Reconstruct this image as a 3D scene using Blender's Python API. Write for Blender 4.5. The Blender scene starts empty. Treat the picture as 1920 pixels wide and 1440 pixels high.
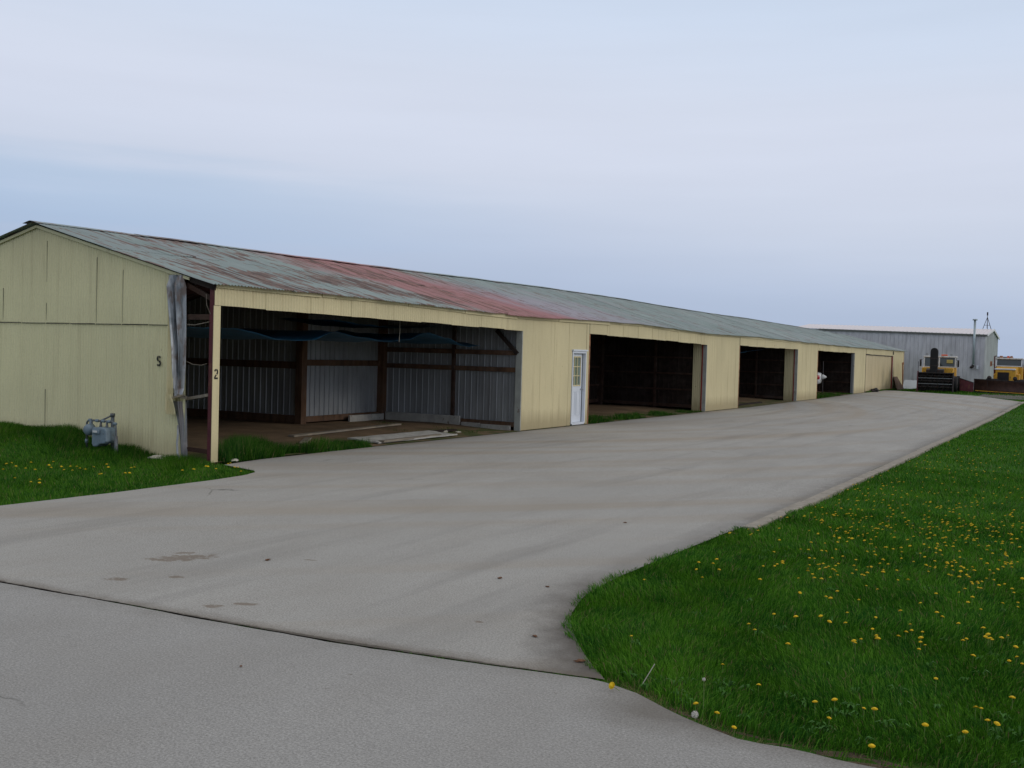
import bpy, math, random
import numpy as np
from mathutils import Vector, Matrix, noise as mn
random.seed(7); RNG = np.random.default_rng(11)
S = bpy.context.scene; COL = S.collection
PI = math.pi
# ------------------------------------------------------------------ camera
cam_d = bpy.data.cameras.new('camera'); cam = bpy.data.objects.new('camera', cam_d); COL.objects.link(cam)
cam_d.sensor_width = 36; cam_d.lens = 37.5; cam_d.clip_end = 6000; cam_d.clip_start = .05
yaw, pitch, roll = map(math.radians, (28.687, 1.663, 1.593))
fw = Vector((-math.sin(yaw)*math.cos(pitch), math.cos(yaw)*math.cos(pitch), -math.sin(pitch)))
rt = Vector((math.cos(yaw), math.sin(yaw), 0)); up = rt.cross(fw)
r2 = rt*math.cos(roll)+up*math.sin(roll); u2 = up*math.cos(roll)-rt*math.sin(roll)
cam.matrix_world = Matrix.Translation((12.742, -13.017, 1.946)) @ Matrix((r2, u2, -fw)).transposed().to_4x4()
S.camera = cam
# ------------------------------------------------------------------ view, world, sun
S.view_settings.view_transform = 'Standard'; S.view_settings.look = 'None'
S.view_settings.exposure = 0; S.view_settings.gamma = 1
SUN_EL, SUN_AZ = 24., 75.      # azimuth clockwise from +Y
W = bpy.data.worlds.new('World'); S.world = W; W.use_nodes = True
def nn(nt, t, **k):
    n = nt.nodes.new(t)
    for a, v in k.items():
        if a.startswith('i_'): n.inputs[a[2:].replace('_', ' ')].default_value = v
        else: setattr(n, a, v)
    return n
def world():
    nt = W.node_tree; nt.nodes.clear(); L = nt.links.new
    out = nn(nt, 'ShaderNodeOutputWorld'); bg = nn(nt, 'ShaderNodeBackground'); bg.inputs[1].default_value = .1
    L(bg.outputs[0], out.inputs[0])
    sky = nn(nt, 'ShaderNodeTexSky'); sky.sky_type = 'NISHITA'; sky.sun_disc = False
    sky.sun_elevation = math.radians(SUN_EL); sky.sun_rotation = math.radians(SUN_AZ)
    tc = nn(nt, 'ShaderNodeTexCoord'); sx = nn(nt, 'ShaderNodeSeparateXYZ'); L(tc.outputs['Generated'], sx.inputs[0])
    # elevation ramp of the high overcast
    mpg = nn(nt, 'ShaderNodeMapping'); mpg.inputs['Scale'].default_value = (1, 1, 7); L(tc.outputs['Generated'], mpg.inputs[0])
    nz = nn(nt, 'ShaderNodeTexNoise'); nz.inputs['Scale'].default_value = 1.6; nz.inputs['Detail'].default_value = 5; nz.inputs['Roughness'].default_value = .45
    L(mpg.outputs[0], nz.inputs['Vector'])
    nm = nn(nt, 'ShaderNodeMath', operation='MULTIPLY_ADD'); nm.inputs[1].default_value = .07; L(nz.outputs[0], nm.inputs[0])
    # a slanting drift of the bands with azimuth
    ax = nn(nt, 'ShaderNodeMath', operation='MULTIPLY_ADD'); ax.inputs[1].default_value = .055; L(sx.outputs['X'], ax.inputs[0]); L(sx.outputs['Z'], ax.inputs[2])
    L(ax.outputs[0], nm.inputs[2])
    rmp = nn(nt, 'ShaderNodeValToRGB'); cr = rmp.color_ramp; cr.interpolation = 'B_SPLINE'
    L(nm.outputs[0], rmp.inputs[0])
    pts = [(0.0, (4.1, 5.0, 6.7)), (.06, (4.2, 5.1, 6.9)), (.105, (4.9, 5.7, 7.4)), (.15, (6.2, 6.8, 8.15)), (.205, (6.85, 7.3, 8.6)), (.27, (6.9, 7.5, 8.8)),
           (.36, (5.9, 7.1, 8.9)), (.52, (6.2, 6.4, 7.0)), (1.0, (7.6, 7.4, 7.0))]
    while len(cr.elements) < len(pts): cr.elements.new(.5)
    for e, (p, c) in zip(cr.elements, pts): e.position = p; e.color = (*[v/10 for v in c], 1)
    # blue break in the cloud, low in the west
    sc = nn(nt, 'ShaderNodeVectorMath', operation='SCALE'); sc.inputs['Scale'].default_value = 10.; L(rmp.outputs[0], sc.inputs[0])
    mp2 = nn(nt, 'ShaderNodeMapping'); mp2.inputs['Scale'].default_value = (1, 1, 11); mp2.inputs['Location'].default_value = (3, 1, 0); L(tc.outputs['Generated'], mp2.inputs[0])
    n2 = nn(nt, 'ShaderNodeTexNoise'); n2.inputs['Scale'].default_value = 2.4; n2.inputs['Detail'].default_value = 6; n2.inputs['Roughness'].default_value = .5; L(mp2.outputs[0], n2.inputs['Vector'])
    mr = nn(nt, 'ShaderNodeMapRange'); mr.inputs[1].default_value = .3; mr.inputs[2].default_value = .7; mr.inputs[3].default_value = .975; mr.inputs[4].default_value = 1.025; L(n2.outputs[0], mr.inputs[0])
    s2 = nn(nt, 'ShaderNodeVectorMath', operation='SCALE'); L(sc.outputs[0], s2.inputs[0]); L(mr.outputs[0], s2.inputs['Scale'])
    # clearer blue streak low in the west
    def mr_(x, a, b, c, d):
        q = nn(nt, 'ShaderNodeMapRange'); q.interpolation_type = 'SMOOTHSTEP'
        for i, v in zip((1, 2, 3, 4), (a, b, c, d)): q.inputs[i].default_value = v
        L(x, q.inputs[0]); return q.outputs[0]
    def ml_(a, b):
        q = nn(nt, 'ShaderNodeMath', operation='MULTIPLY'); L(a, q.inputs[0]); L(b, q.inputs[1]); return q.outputs[0]
    zz = nn(nt, 'ShaderNodeMath', operation='MULTIPLY_ADD'); zz.inputs[1].default_value = .10; L(n2.outputs[0], zz.inputs[0]); L(sx.outputs['Z'], zz.inputs[2])
    band = ml_(mr_(zz.outputs[0], .12, .165, 0, 1), mr_(zz.outputs[0], .18, .215, 1, 0)); west = mr_(sx.outputs['X'], -.78, -.38, 1, 0)
    bm = nn(nt, 'ShaderNodeMix', data_type='RGBA', blend_type='MULTIPLY'); L(ml_(band, west), bm.inputs[0]); L(s2.outputs[0], bm.inputs[6]); bm.inputs[7].default_value = (.85, .93, .98, 1)
    s2 = bm
    mx = nn(nt, 'ShaderNodeMix', data_type='RGBA'); mx.inputs[0].default_value = .94
    L(sky.outputs[0], mx.inputs[6]); L(bm.outputs[2], mx.inputs[7]); L(mx.outputs[2], bg.inputs[0])
world()
sd = bpy.data.lights.new('sun', 'SUN'); sd.energy = .75; sd.angle = math.radians(14); sd.color = (1, .93, .84)
so = bpy.data.objects.new('sun', sd); COL.objects.link(so)
az, el = math.radians(SUN_AZ), math.radians(SUN_EL)
sdir = Vector((math.sin(az)*math.cos(el), math.cos(az)*math.cos(el), math.sin(el)))
so.rotation_euler = (-sdir).to_track_quat('-Z', 'Y').to_euler()
# ------------------------------------------------------------------ materials
class M:
    """small node-graph writer"""
    def __init__(s, name, rough=.8, metal=0., spec=.3):
        s.m = bpy.data.materials.new(name); s.m.use_nodes = True; s.nt = s.m.node_tree
        s.b = s.nt.nodes['Principled BSDF']; s.b.inputs['Roughness'].default_value = rough; s.b.inputs['Metallic'].default_value = metal
        s.b.inputs['Specular IOR Level'].default_value = spec
        s.tc = nn(s.nt, 'ShaderNodeTexCoord')
        s.geo = nn(s.nt, 'ShaderNodeNewGeometry')
    def L(s, a, b): s.nt.links.new(a, b)
    def vec(s, scale=(1, 1, 1), loc=(0, 0, 0), world=True):
        mp = nn(s.nt, 'ShaderNodeMapping'); mp.inputs['Scale'].default_value = scale; mp.inputs['Location'].default_value = loc
        s.L(s.geo.outputs['Position'] if world else s.tc.outputs['Object'], mp.inputs[0]); return mp.outputs[0]
    def noise(s, v, scale=1., detail=4, rough=.55, dist=0.):
        n = nn(s.nt, 'ShaderNodeTexNoise'); n.inputs['Scale'].default_value = scale; n.inputs['Detail'].default_value = detail
        n.inputs['Roughness'].default_value = rough; n.inputs['Distortion'].default_value = dist; s.L(v, n.inputs['Vector']); return n.outputs[0]
    def rng(s, x, a, b, c=0., d=1., smooth=False):
        m = nn(s.nt, 'ShaderNodeMapRange'); m.interpolation_type = 'SMOOTHSTEP' if smooth else 'LINEAR'
        for i, v in zip((1, 2, 3, 4), (a, b, c, d)): m.inputs[i].default_value = v
        s.L(x, m.inputs[0]); return m.outputs[0]
    def math(s, op, a, b=None, c=None):
        m = nn(s.nt, 'ShaderNodeMath', operation=op)
        for i, v in enumerate((a, b, c)):
            if v is None: continue
            if isinstance(v, (int, float)): m.inputs[i].default_value = v
            else: s.L(v, m.inputs[i])
        return m.outputs[0]
    def xyz(s, v=None):
        n = nn(s.nt, 'ShaderNodeSeparateXYZ'); s.L(v if v is not None else s.geo.outputs['Position'], n.inputs[0]); return n.outputs
    def mix(s, f, a, b, mode='MIX'):
        m = nn(s.nt, 'ShaderNodeMix', data_type='RGBA', blend_type=mode)
        for i, v in ((0, f), (6, a), (7, b)):
            if isinstance(v, (int, float)): m.inputs[i].default_value = v
            elif isinstance(v, (tuple, list)): m.inputs[i].default_value = (*v, 1)
            else: s.L(v, m.inputs[i])
        return m.outputs[2]
    def col(s, c):
        if isinstance(c, tuple): s.b.inputs['Base Color'].default_value = (*c, 1)
        else: s.L(c, s.b.inputs['Base Color'])
        return s
    def bump(s, h, strength=.3, dist=.01):
        b = nn(s.nt, 'ShaderNodeBump'); b.inputs['Strength'].default_value = strength; b.inputs['Distance'].default_value = dist
        s.L(h, b.inputs['Height']); s.L(b.outputs[0], s.b.inputs['Normal']); return s
    def rough(s, x): s.L(x, s.b.inputs['Roughness']); return s

def cream(name, base=(.60, .53, .29), dirt=1., ax=1, stain=(.22, .15, .07)):
    """weathered cream paint: seams of darker grime running down, rust specks"""
    m = M(name, .55, 0, .35)
    big = m.noise(m.vec((.5, .5, .35)), 1., 3)
    st = m.noise(m.vec((7, 7, .35)), 1., 5, .6)
    fine = m.noise(m.vec((1, 1, 1)), 30., 4)
    c = m.mix(m.rng(big, .3, .7), tuple(v*.90 for v in base), tuple(v*1.06 for v in base))
    c = m.mix(m.rng(st, .55, .8, 0, .35*dirt), c, stain)
    c = m.mix(m.rng(fine, .45, .75, 0, .15), c, (.3, .27, .18))
    sp = m.noise(m.vec((1, 1, .45)), 9., 3)
    c = m.mix(m.rng(sp, .74, .78, 0, .75*dirt), c, (.16, .09, .05))
    # grime and splash along the bottom, runs below the top edge
    z = m.xyz()[2]
    wob = m.math('MULTIPLY_ADD', st, .5, -.1)
    c = m.mix(m.math('MULTIPLY', m.rng(m.math('SUBTRACT', z, wob), .0, .35, 1, 0), .5*dirt), c, (.30, .24, .13))
    c = m.mix(m.math('MULTIPLY', m.rng(m.math('ADD', z, m.math('MULTIPLY', st, .9)), 3.25, 4.9, 0, .35), dirt), c, (.2, .14, .08))
    m.col(c).bump(fine, .15, .003); return m.m
def galv(name, base=(.36, .38, .40), rust=.3, metal=.35):
    m = M(name, .45, metal, .4)
    a = m.noise(m.vec((2, 2, .5)), 1.5, 4); b = m.noise(m.vec((1, 1, 1)), 25., 3)
    c = m.mix(m.rng(a, .3, .7), tuple(v*.75 for v in base), tuple(v*1.12 for v in base))
    c = m.mix(m.rng(m.noise(m.vec((4, 4, .6)), 1., 5), .55, .75, 0, rust), c, (.16, .08, .045))
    c = m.mix(m.rng(b, .4, .7, 0, .12), c, (.15, .15, .16))
    m.col(c); return m.m
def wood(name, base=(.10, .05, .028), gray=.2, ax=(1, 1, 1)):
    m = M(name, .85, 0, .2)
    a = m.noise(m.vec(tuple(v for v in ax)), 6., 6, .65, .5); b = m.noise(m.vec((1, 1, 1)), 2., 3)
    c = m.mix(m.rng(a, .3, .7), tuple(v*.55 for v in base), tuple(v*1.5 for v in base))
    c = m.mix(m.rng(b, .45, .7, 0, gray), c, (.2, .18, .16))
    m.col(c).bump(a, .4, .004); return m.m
def plain(name, base, rough=.6, metal=0., var=.15, rust=0., rc=(.13, .055, .03), sc=3.):
    m = M(name, rough, metal, .35)
    a = m.noise(m.vec(), sc, 5, .6)
    c = m.mix(m.rng(a, .3, .7), tuple(max(0, v*(1-var)) for v in base), tuple(v*(1+var) for v in base))
    if rust: c = m.mix(m.rng(m.noise(m.vec((1, 1, .6), (5, 2, 1)), sc*2.2, 6, .65), .62-.2*rust, .70-.1*rust, 0, .9), c, rc)
    m.col(c).bump(a, .12, .003); return m.m
def torn_mat():
    m = M('torn_galvanised', .38, .5, .5)
    a = m.noise(m.vec((9, 9, .8)), 1., 5, .65); b = m.noise(m.vec((3, 3, 1.2), (2, 2, 2)), 2., 4, .6)
    c = m.mix(m.rng(a, .35, .65), (.07, .08, .09), (.42, .44, .46)); c = m.mix(m.rng(b, .52, .62, 0, .8), c, (.15, .10, .075))
    c = m.mix(m.rng(b, .30, .38, .5, 0), c, (.05, .07, .07)); m.col(c); return m.m
def roof_mat():
    m = M('weathered_green_roof', .5, .0, .35)
    p = m.xyz(); y = p[1]; x = p[0]
    sheet = m.math('FLOOR', m.math('DIVIDE', m.math('ADD', y, .15), .66))
    row = m.rng(x, -2.35, -2.3)
    cmb = nn(m.nt, 'ShaderNodeCombineXYZ'); m.L(sheet, cmb.inputs[0]); m.L(row, cmb.inputs[1])
    wn = nn(m.nt, 'ShaderNodeTexWhiteNoise'); wn.noise_dimensions = '2D'; m.L(cmb.outputs[0], wn.inputs['Vector'])
    rs = nn(m.nt, 'ShaderNodeSeparateColor'); m.L(wn.outputs['Color'], rs.inputs[0])
    g1 = m.noise(m.vec((.25, .25, .25)), 2., 4)
    c = m.mix(m.rng(g1, .3, .7), (.19, .25, .245), (.26, .32, .315))
    c = m.mix(m.math('MULTIPLY', rs.outputs[0], .35), c, (.20, .235, .25))
    c = m.mix(m.rng(rs.outputs[1], .78, .85, 0, .3), c, (.30, .30, .33))
    # red primer showing through on one stretch, slanting towards the eave, mauve where it fades out
    yy = m.math('SUBTRACT', y, m.math('MULTIPLY', m.math('ADD', x, 4.35), .62))
    n1 = m.math('MULTIPLY', m.math('SUBTRACT', m.noise(m.vec((.35, 1.1, .3)), 1.3, 5, .6), .5), 5.5)
    yn = m.math('ADD', yy, n1)
    sj = m.math('ADD', yn, m.math('MULTIPLY', rs.outputs[2], 1.2))
    red = m.math('MULTIPLY', m.rng(sj, 5.2, 7.2), m.rng(sj, 10.2, 12.6, 1, 0))
    lil = m.math('MULTIPLY', m.rng(sj, 8.5, 10.5), m.rng(sj, 13., 19., 1, 0))
    low = m.rng(x, -3.9, -1.8)
    c = m.mix(m.math('MULTIPLY', m.math('MULTIPLY', lil, .7), low), c, (.34, .29, .36))
    c = m.mix(m.math('MULTIPLY', red, .85), c, (.33, .13, .135))
    # rust streaks following the flutes
    s1 = m.noise(m.vec((1.0, 10., .2)), 1., 3, .5); s2 = m.noise(m.vec((2.2, 17., .3), (3, 1, 0)), 1., 2, .5)
    near = m.math('ADD', m.rng(y, 0, 1.5, .3, .8), m.rng(y, 8, 16, 0, -.62))
    patch = m.rng(m.noise(m.vec((.45, .22, .3), (9, 2, 0)), 1.7, 4, .6), .42, .62)
    amt = m.math('ADD', m.math('MULTIPLY', near, m.math('MULTIPLY_ADD', patch, .8, .25)), m.math('MULTIPLY', patch, .12))
    thr = m.math('ADD', m.math('MULTIPLY_ADD', s1, .62, m.math('MULTIPLY', s2, .43)), m.math('MULTIPLY', amt, .20))
    c = m.mix(m.rng(thr, .640, .665, 0, .85), c, (.155, .08, .06))
    c = m.mix(m.rng(thr, .725, .75, 0, .85), c, (.055, .036, .036))
    # thin dark laps between sheets
    fr = m.math('FRACT', m.math('DIVIDE', m.math('ADD', y, .15), .66))
    lap = m.math('MULTIPLY', m.rng(fr, 0, .05, 1, 0), m.rng(m.noise(m.vec((.8, .4, .3)), 2., 3), .45, .6))
    c = m.mix(m.math('MULTIPLY', lap, .5), c, (.09, .085, .085))
    m.col(c).bump(s1, .1, .004); return m.m
def concrete(name, base, blue=0., stains=False):
    m = M(name, .88, 0, .25)
    v = m.vec()
    big = m.noise(v, .35, 4, .5); mid = m.noise(m.vec((1, .45, 1)), 1.6, 5, .55)
    fine = m.noise(v, 70., 3, .75); grit = m.noise(v, 150., 2, .6); med = m.noise(v, 11., 4, .6)
    K = lambda k: tuple(q*k for q in base)
    c = m.mix(m.rng(big, .3, .7), K(.93), K(1.08))
    c = m.mix(m.rng(mid, .4, .75, 0, .3), c, (base[0]*.74, base[1]*.70, base[2]*.65))
    c = m.mix(m.rng(med, .45, .75, 0, .35), c, K(.80))
    c = m.mix(.62, c, m.mix(m.rng(fine, .36, .64), (.35, .34, .33), (1., 1., .99)), 'MULTIPLY')
    c = m.mix(m.rng(grit, .64, .72, 0, .75), c, (.045, .042, .038))
    c = m.mix(m.rng(m.noise(m.vec((1, 1, 1), (4, 9, 2)), 115., 2, .6), .66, .74, 0, .8), c, (.60, .58, .54))
    p = m.xyz()
    if stains:
        # tyre swept brown bands curving out of the gate towards the bays
        d = m.math('SQRT', m.math('ADD', m.math('POWER', m.math('ADD', p[0], 24.), 2.), m.math('POWER', m.math('SUBTRACT', p[1], 26.), 2.)))
        cm = nn(m.nt, 'ShaderNodeCombineXYZ'); m.L(d, cm.inputs[0]); m.L(m.math('MULTIPLY', p[1], .05), cm.inputs[1])
        b = m.noise(cm.outputs[0], .85, 3, .5)
        c = m.mix(m.rng(b, .47, .66, 0, .42), c, (.27, .21, .14))
        stk = m.noise(m.vec((1.6, .12, 1), (2, 7, 0)), 1.2, 5, .55)
        c = m.mix(m.rng(stk, .52, .75, 0, .33), c, (.12, .115, .11))
        # damp dirt near the lawn edge
        ex = m.math('MULTIPLY_ADD', m.math('POWER', m.math('MAXIMUM', m.math('MULTIPLY_ADD', p[1], -1., -4.8), 0.0), 1.6), .24, 9.15)
        de = m.math('ADD', m.math('SUBTRACT', ex, p[0]), m.math('MULTIPLY', m.math('SUBTRACT', m.noise(v, 3.2, 5, .7), .5), .5))
        tip = m.math('MULTIPLY', m.rng(p[1], -3.8, -5.6), m.rng(p[1], 6, 0, 0, 1))
        dn = m.math('MAXIMUM', m.math('MULTIPLY', m.rng(de, .42, .02), m.rng(p[1], -3.6, -5.4, .25, .85)), m.math('MULTIPLY', m.rng(de, .22, .0), .45))
        c = m.mix(dn, c, (.085, .073, .062))
        dw = m.rng(m.math('ADD', p[0], m.math('MULTIPLY', mid, .6)), .25, .75, .45, 0)
        c = m.mix(dw, c, (.16, .13, .09))
        # dried mud patches
        for (cx, cy, rx, ry, ang) in [(5.53, -5.95, .26, .14, .9), (5.35, -5.8, .09, .05, .9), (5.75, -6.92, .085, .06, .5), (6.08, -6.57, .06, .035, .4), (7.05, -7.14, .062, .045, .3), (7.19, -6.96, .10, .035, .5), (6.5, -5.35, .05, .03, .2), (8.9, -6.4, .03, .02, 0)]:
            wv = nn(m.nt, 'ShaderNodeVectorRotate'); wv.rotation_type = 'Z_AXIS'; wv.inputs['Center'].default_value = (cx, cy, 0); wv.inputs['Angle'].default_value = -ang
            m.L(m.geo.outputs['Position'], wv.inputs['Vector'])
            q = m.xyz(wv.outputs[0])
            e = m.math('ADD', m.math('POWER', m.math('DIVIDE', m.math('SUBTRACT', q[0], cx), rx), 2.), m.math('POWER', m.math('DIVIDE', m.math('SUBTRACT', q[1], cy), ry), 2.))
            e = m.math('ADD', e, m.math('MULTIPLY', m.math('SUBTRACT', m.noise(v, 9., 5, .7), .5), 9.0))
            c = m.mix(m.rng(e, .5, 1.4, .6, 0), c, (.13, .088, .052))
        jl = m.math('MULTIPLY_ADD', m.math('POWER', m.math('MAXIMUM', m.math('SUBTRACT', p[0], 5.), 0.0), 2.), .012, -7.49)
        dj = m.math('ADD', m.math('SUBTRACT', p[1], jl), m.math('MULTIPLY', m.math('SUBTRACT', m.noise(m.vec((1, 1, 1), (3, 3, 3)), 4.5, 6, .75), .5), .30))
        c = m.mix(m.rng(dj, .16, .0, 0, .6), c, (.13, .105, .08))
        dj2 = m.math('ADD', m.math('SUBTRACT', p[1], jl), m.math('MULTIPLY', m.math('SUBTRACT', m.noise(m.vec((1, 1, 1), (7, 3, 3)), 16., 5, .75), .5), .10))
        c = m.mix(m.rng(dj2, .020, .0, 0, .8), c, (.06, .05, .038))
    else:
        jl = m.math('MULTIPLY_ADD', m.math('POWER', m.math('MAXIMUM', m.math('SUBTRACT', p[0], 5.), 0.0), 2.), .012, -7.51)
        dj = m.math('ADD', m.math('SUBTRACT', jl, p[1]), m.math('MULTIPLY', m.math('SUBTRACT', m.noise(v, 2.6, 6, .7), .5), .7))
        c = m.mix(m.rng(dj, .22, .0, 0, .30), c, (.15, .14, .12))
        ed = m.math('ADD', m.math('SUBTRACT', m.math('MULTIPLY_ADD', p[0], -.28, -4.4), p[1]), m.math('MULTIPLY', m.math('SUBTRACT', m.noise(v, 3., 5, .7), .5), .5))
        c = m.mix(m.math('MULTIPLY', m.rng(p[0], 10.2, 10.6), m.rng(m.math('ADD', m.math('MULTIPLY', p[1], -1.), m.math('MULTIPLY', m.noise(v, 3., 5, .7), .35)), 8.05, 7.75, 0, .6)), c, (.10, .085, .065))
        sp = m.noise(m.vec((1, 1, 1), (1, 1, 5)), 7., 4, .6); c = m.mix(m.rng(sp, .69, .74, 0, .6), c, (.11, .085, .065))
    cv = nn(m.nt, 'ShaderNodeTexVoronoi'); cv.feature = 'DISTANCE_TO_EDGE'; cv.inputs['Scale'].default_value = .16
    dv = nn(m.nt, 'ShaderNodeVectorMath', operation='ADD'); sc = nn(m.nt, 'ShaderNodeVectorMath', operation='SCALE'); sc.inputs['Scale'].default_value = .8
    nz = nn(m.nt, 'ShaderNodeTexNoise'); nz.inputs['Scale'].default_value = 1.3; nz.inputs['Detail'].default_value = 6; m.L(m.geo.outputs['Position'], nz.inputs['Vector'])
    m.L(nz.outputs['Color'], sc.inputs[0]); m.L(m.geo.outputs['Position'], dv.inputs[0]); m.L(sc.outputs[0], dv.inputs[1]); m.L(dv.outputs[0], cv.inputs['Vector'])
    ck = m.math('MULTIPLY', m.rng(cv.outputs[0], .0008, .0028, 1, 0), m.rng(m.noise(m.vec((1, 1, 1), (8, 4, 0)), .5, 3), .58, .64))
    ck = m.math('MULTIPLY', ck, m.rng(p[0], 7.5, 8.2, 1, 0))
    c = m.mix(m.math('MULTIPLY', ck, .6), c, (.07, .065, .06))
    m.col(c).bump(fine, .35, .004); return m.m
def grass_ground():
    m = M('lawn_ground', .95, 0, .1)
    a = m.noise(m.vec(), .35, 4); b = m.noise(m.vec(), 9., 5, .7); f = m.noise(m.vec(), 70., 3, .7)
    c = m.mix(m.rng(a, .3, .7), (.026, .095, .006), (.050, .140, .008))
    c = m.mix(m.rng(b, .35, .7, 0, .6), c, (.010, .034, .006))
    c = m.mix(m.rng(f, .5, .75, 0, .6), c, (.045, .11, .022))
    m.col(c).bump(b, .6, .03); return m.m
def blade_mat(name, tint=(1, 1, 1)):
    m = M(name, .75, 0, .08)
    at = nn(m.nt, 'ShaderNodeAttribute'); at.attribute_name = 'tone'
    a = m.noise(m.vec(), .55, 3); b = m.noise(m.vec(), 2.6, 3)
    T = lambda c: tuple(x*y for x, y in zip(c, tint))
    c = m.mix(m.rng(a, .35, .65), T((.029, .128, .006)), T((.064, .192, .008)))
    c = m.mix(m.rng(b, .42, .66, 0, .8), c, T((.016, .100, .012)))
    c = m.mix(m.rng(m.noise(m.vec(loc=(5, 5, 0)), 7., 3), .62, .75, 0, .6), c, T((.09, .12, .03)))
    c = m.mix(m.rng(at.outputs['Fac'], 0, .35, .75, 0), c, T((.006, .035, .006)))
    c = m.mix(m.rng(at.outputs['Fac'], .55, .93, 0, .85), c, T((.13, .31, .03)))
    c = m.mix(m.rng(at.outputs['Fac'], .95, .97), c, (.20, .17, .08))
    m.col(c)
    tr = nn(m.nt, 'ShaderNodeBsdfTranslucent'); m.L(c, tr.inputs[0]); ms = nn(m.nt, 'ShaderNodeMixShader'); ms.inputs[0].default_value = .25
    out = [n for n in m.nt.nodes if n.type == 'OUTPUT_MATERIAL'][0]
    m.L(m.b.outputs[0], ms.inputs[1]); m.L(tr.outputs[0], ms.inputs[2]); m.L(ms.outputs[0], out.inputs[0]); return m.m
def dirt_mat():
    m = M('dirt', .95, 0, .1)
    a = m.noise(m.vec(), 1.1, 5, .6); f = m.noise(m.vec(), 28., 4, .7)
    c = m.mix(m.rng(a, .35, .65), (.20, .135, .082), (.115, .082, .052))
    c = m.mix(m.rng(f, .5, .75, 0, .6), c, (.27, .20, .13))
    p = m.xyz()
    g = m.math('MULTIPLY', m.rng(m.math('ADD', p[0], m.math('MULTIPLY', a, 1.4)), -.9, -.1), m.rng(m.noise(m.vec(), 1.8, 4), .38, .52))
    c = m.mix(m.math('MULTIPLY', g, .7), c, (.035, .075, .016))
    m.col(c).bump(a, .6, .03); return m.m
def glass(name, tint=(.02, .028, .03)):
    m = M(name, .08, 0, .6); m.col(m.mix(m.noise(m.vec(), 3., 2), tint, tuple(v*2 for v in tint))); return m.m

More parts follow.
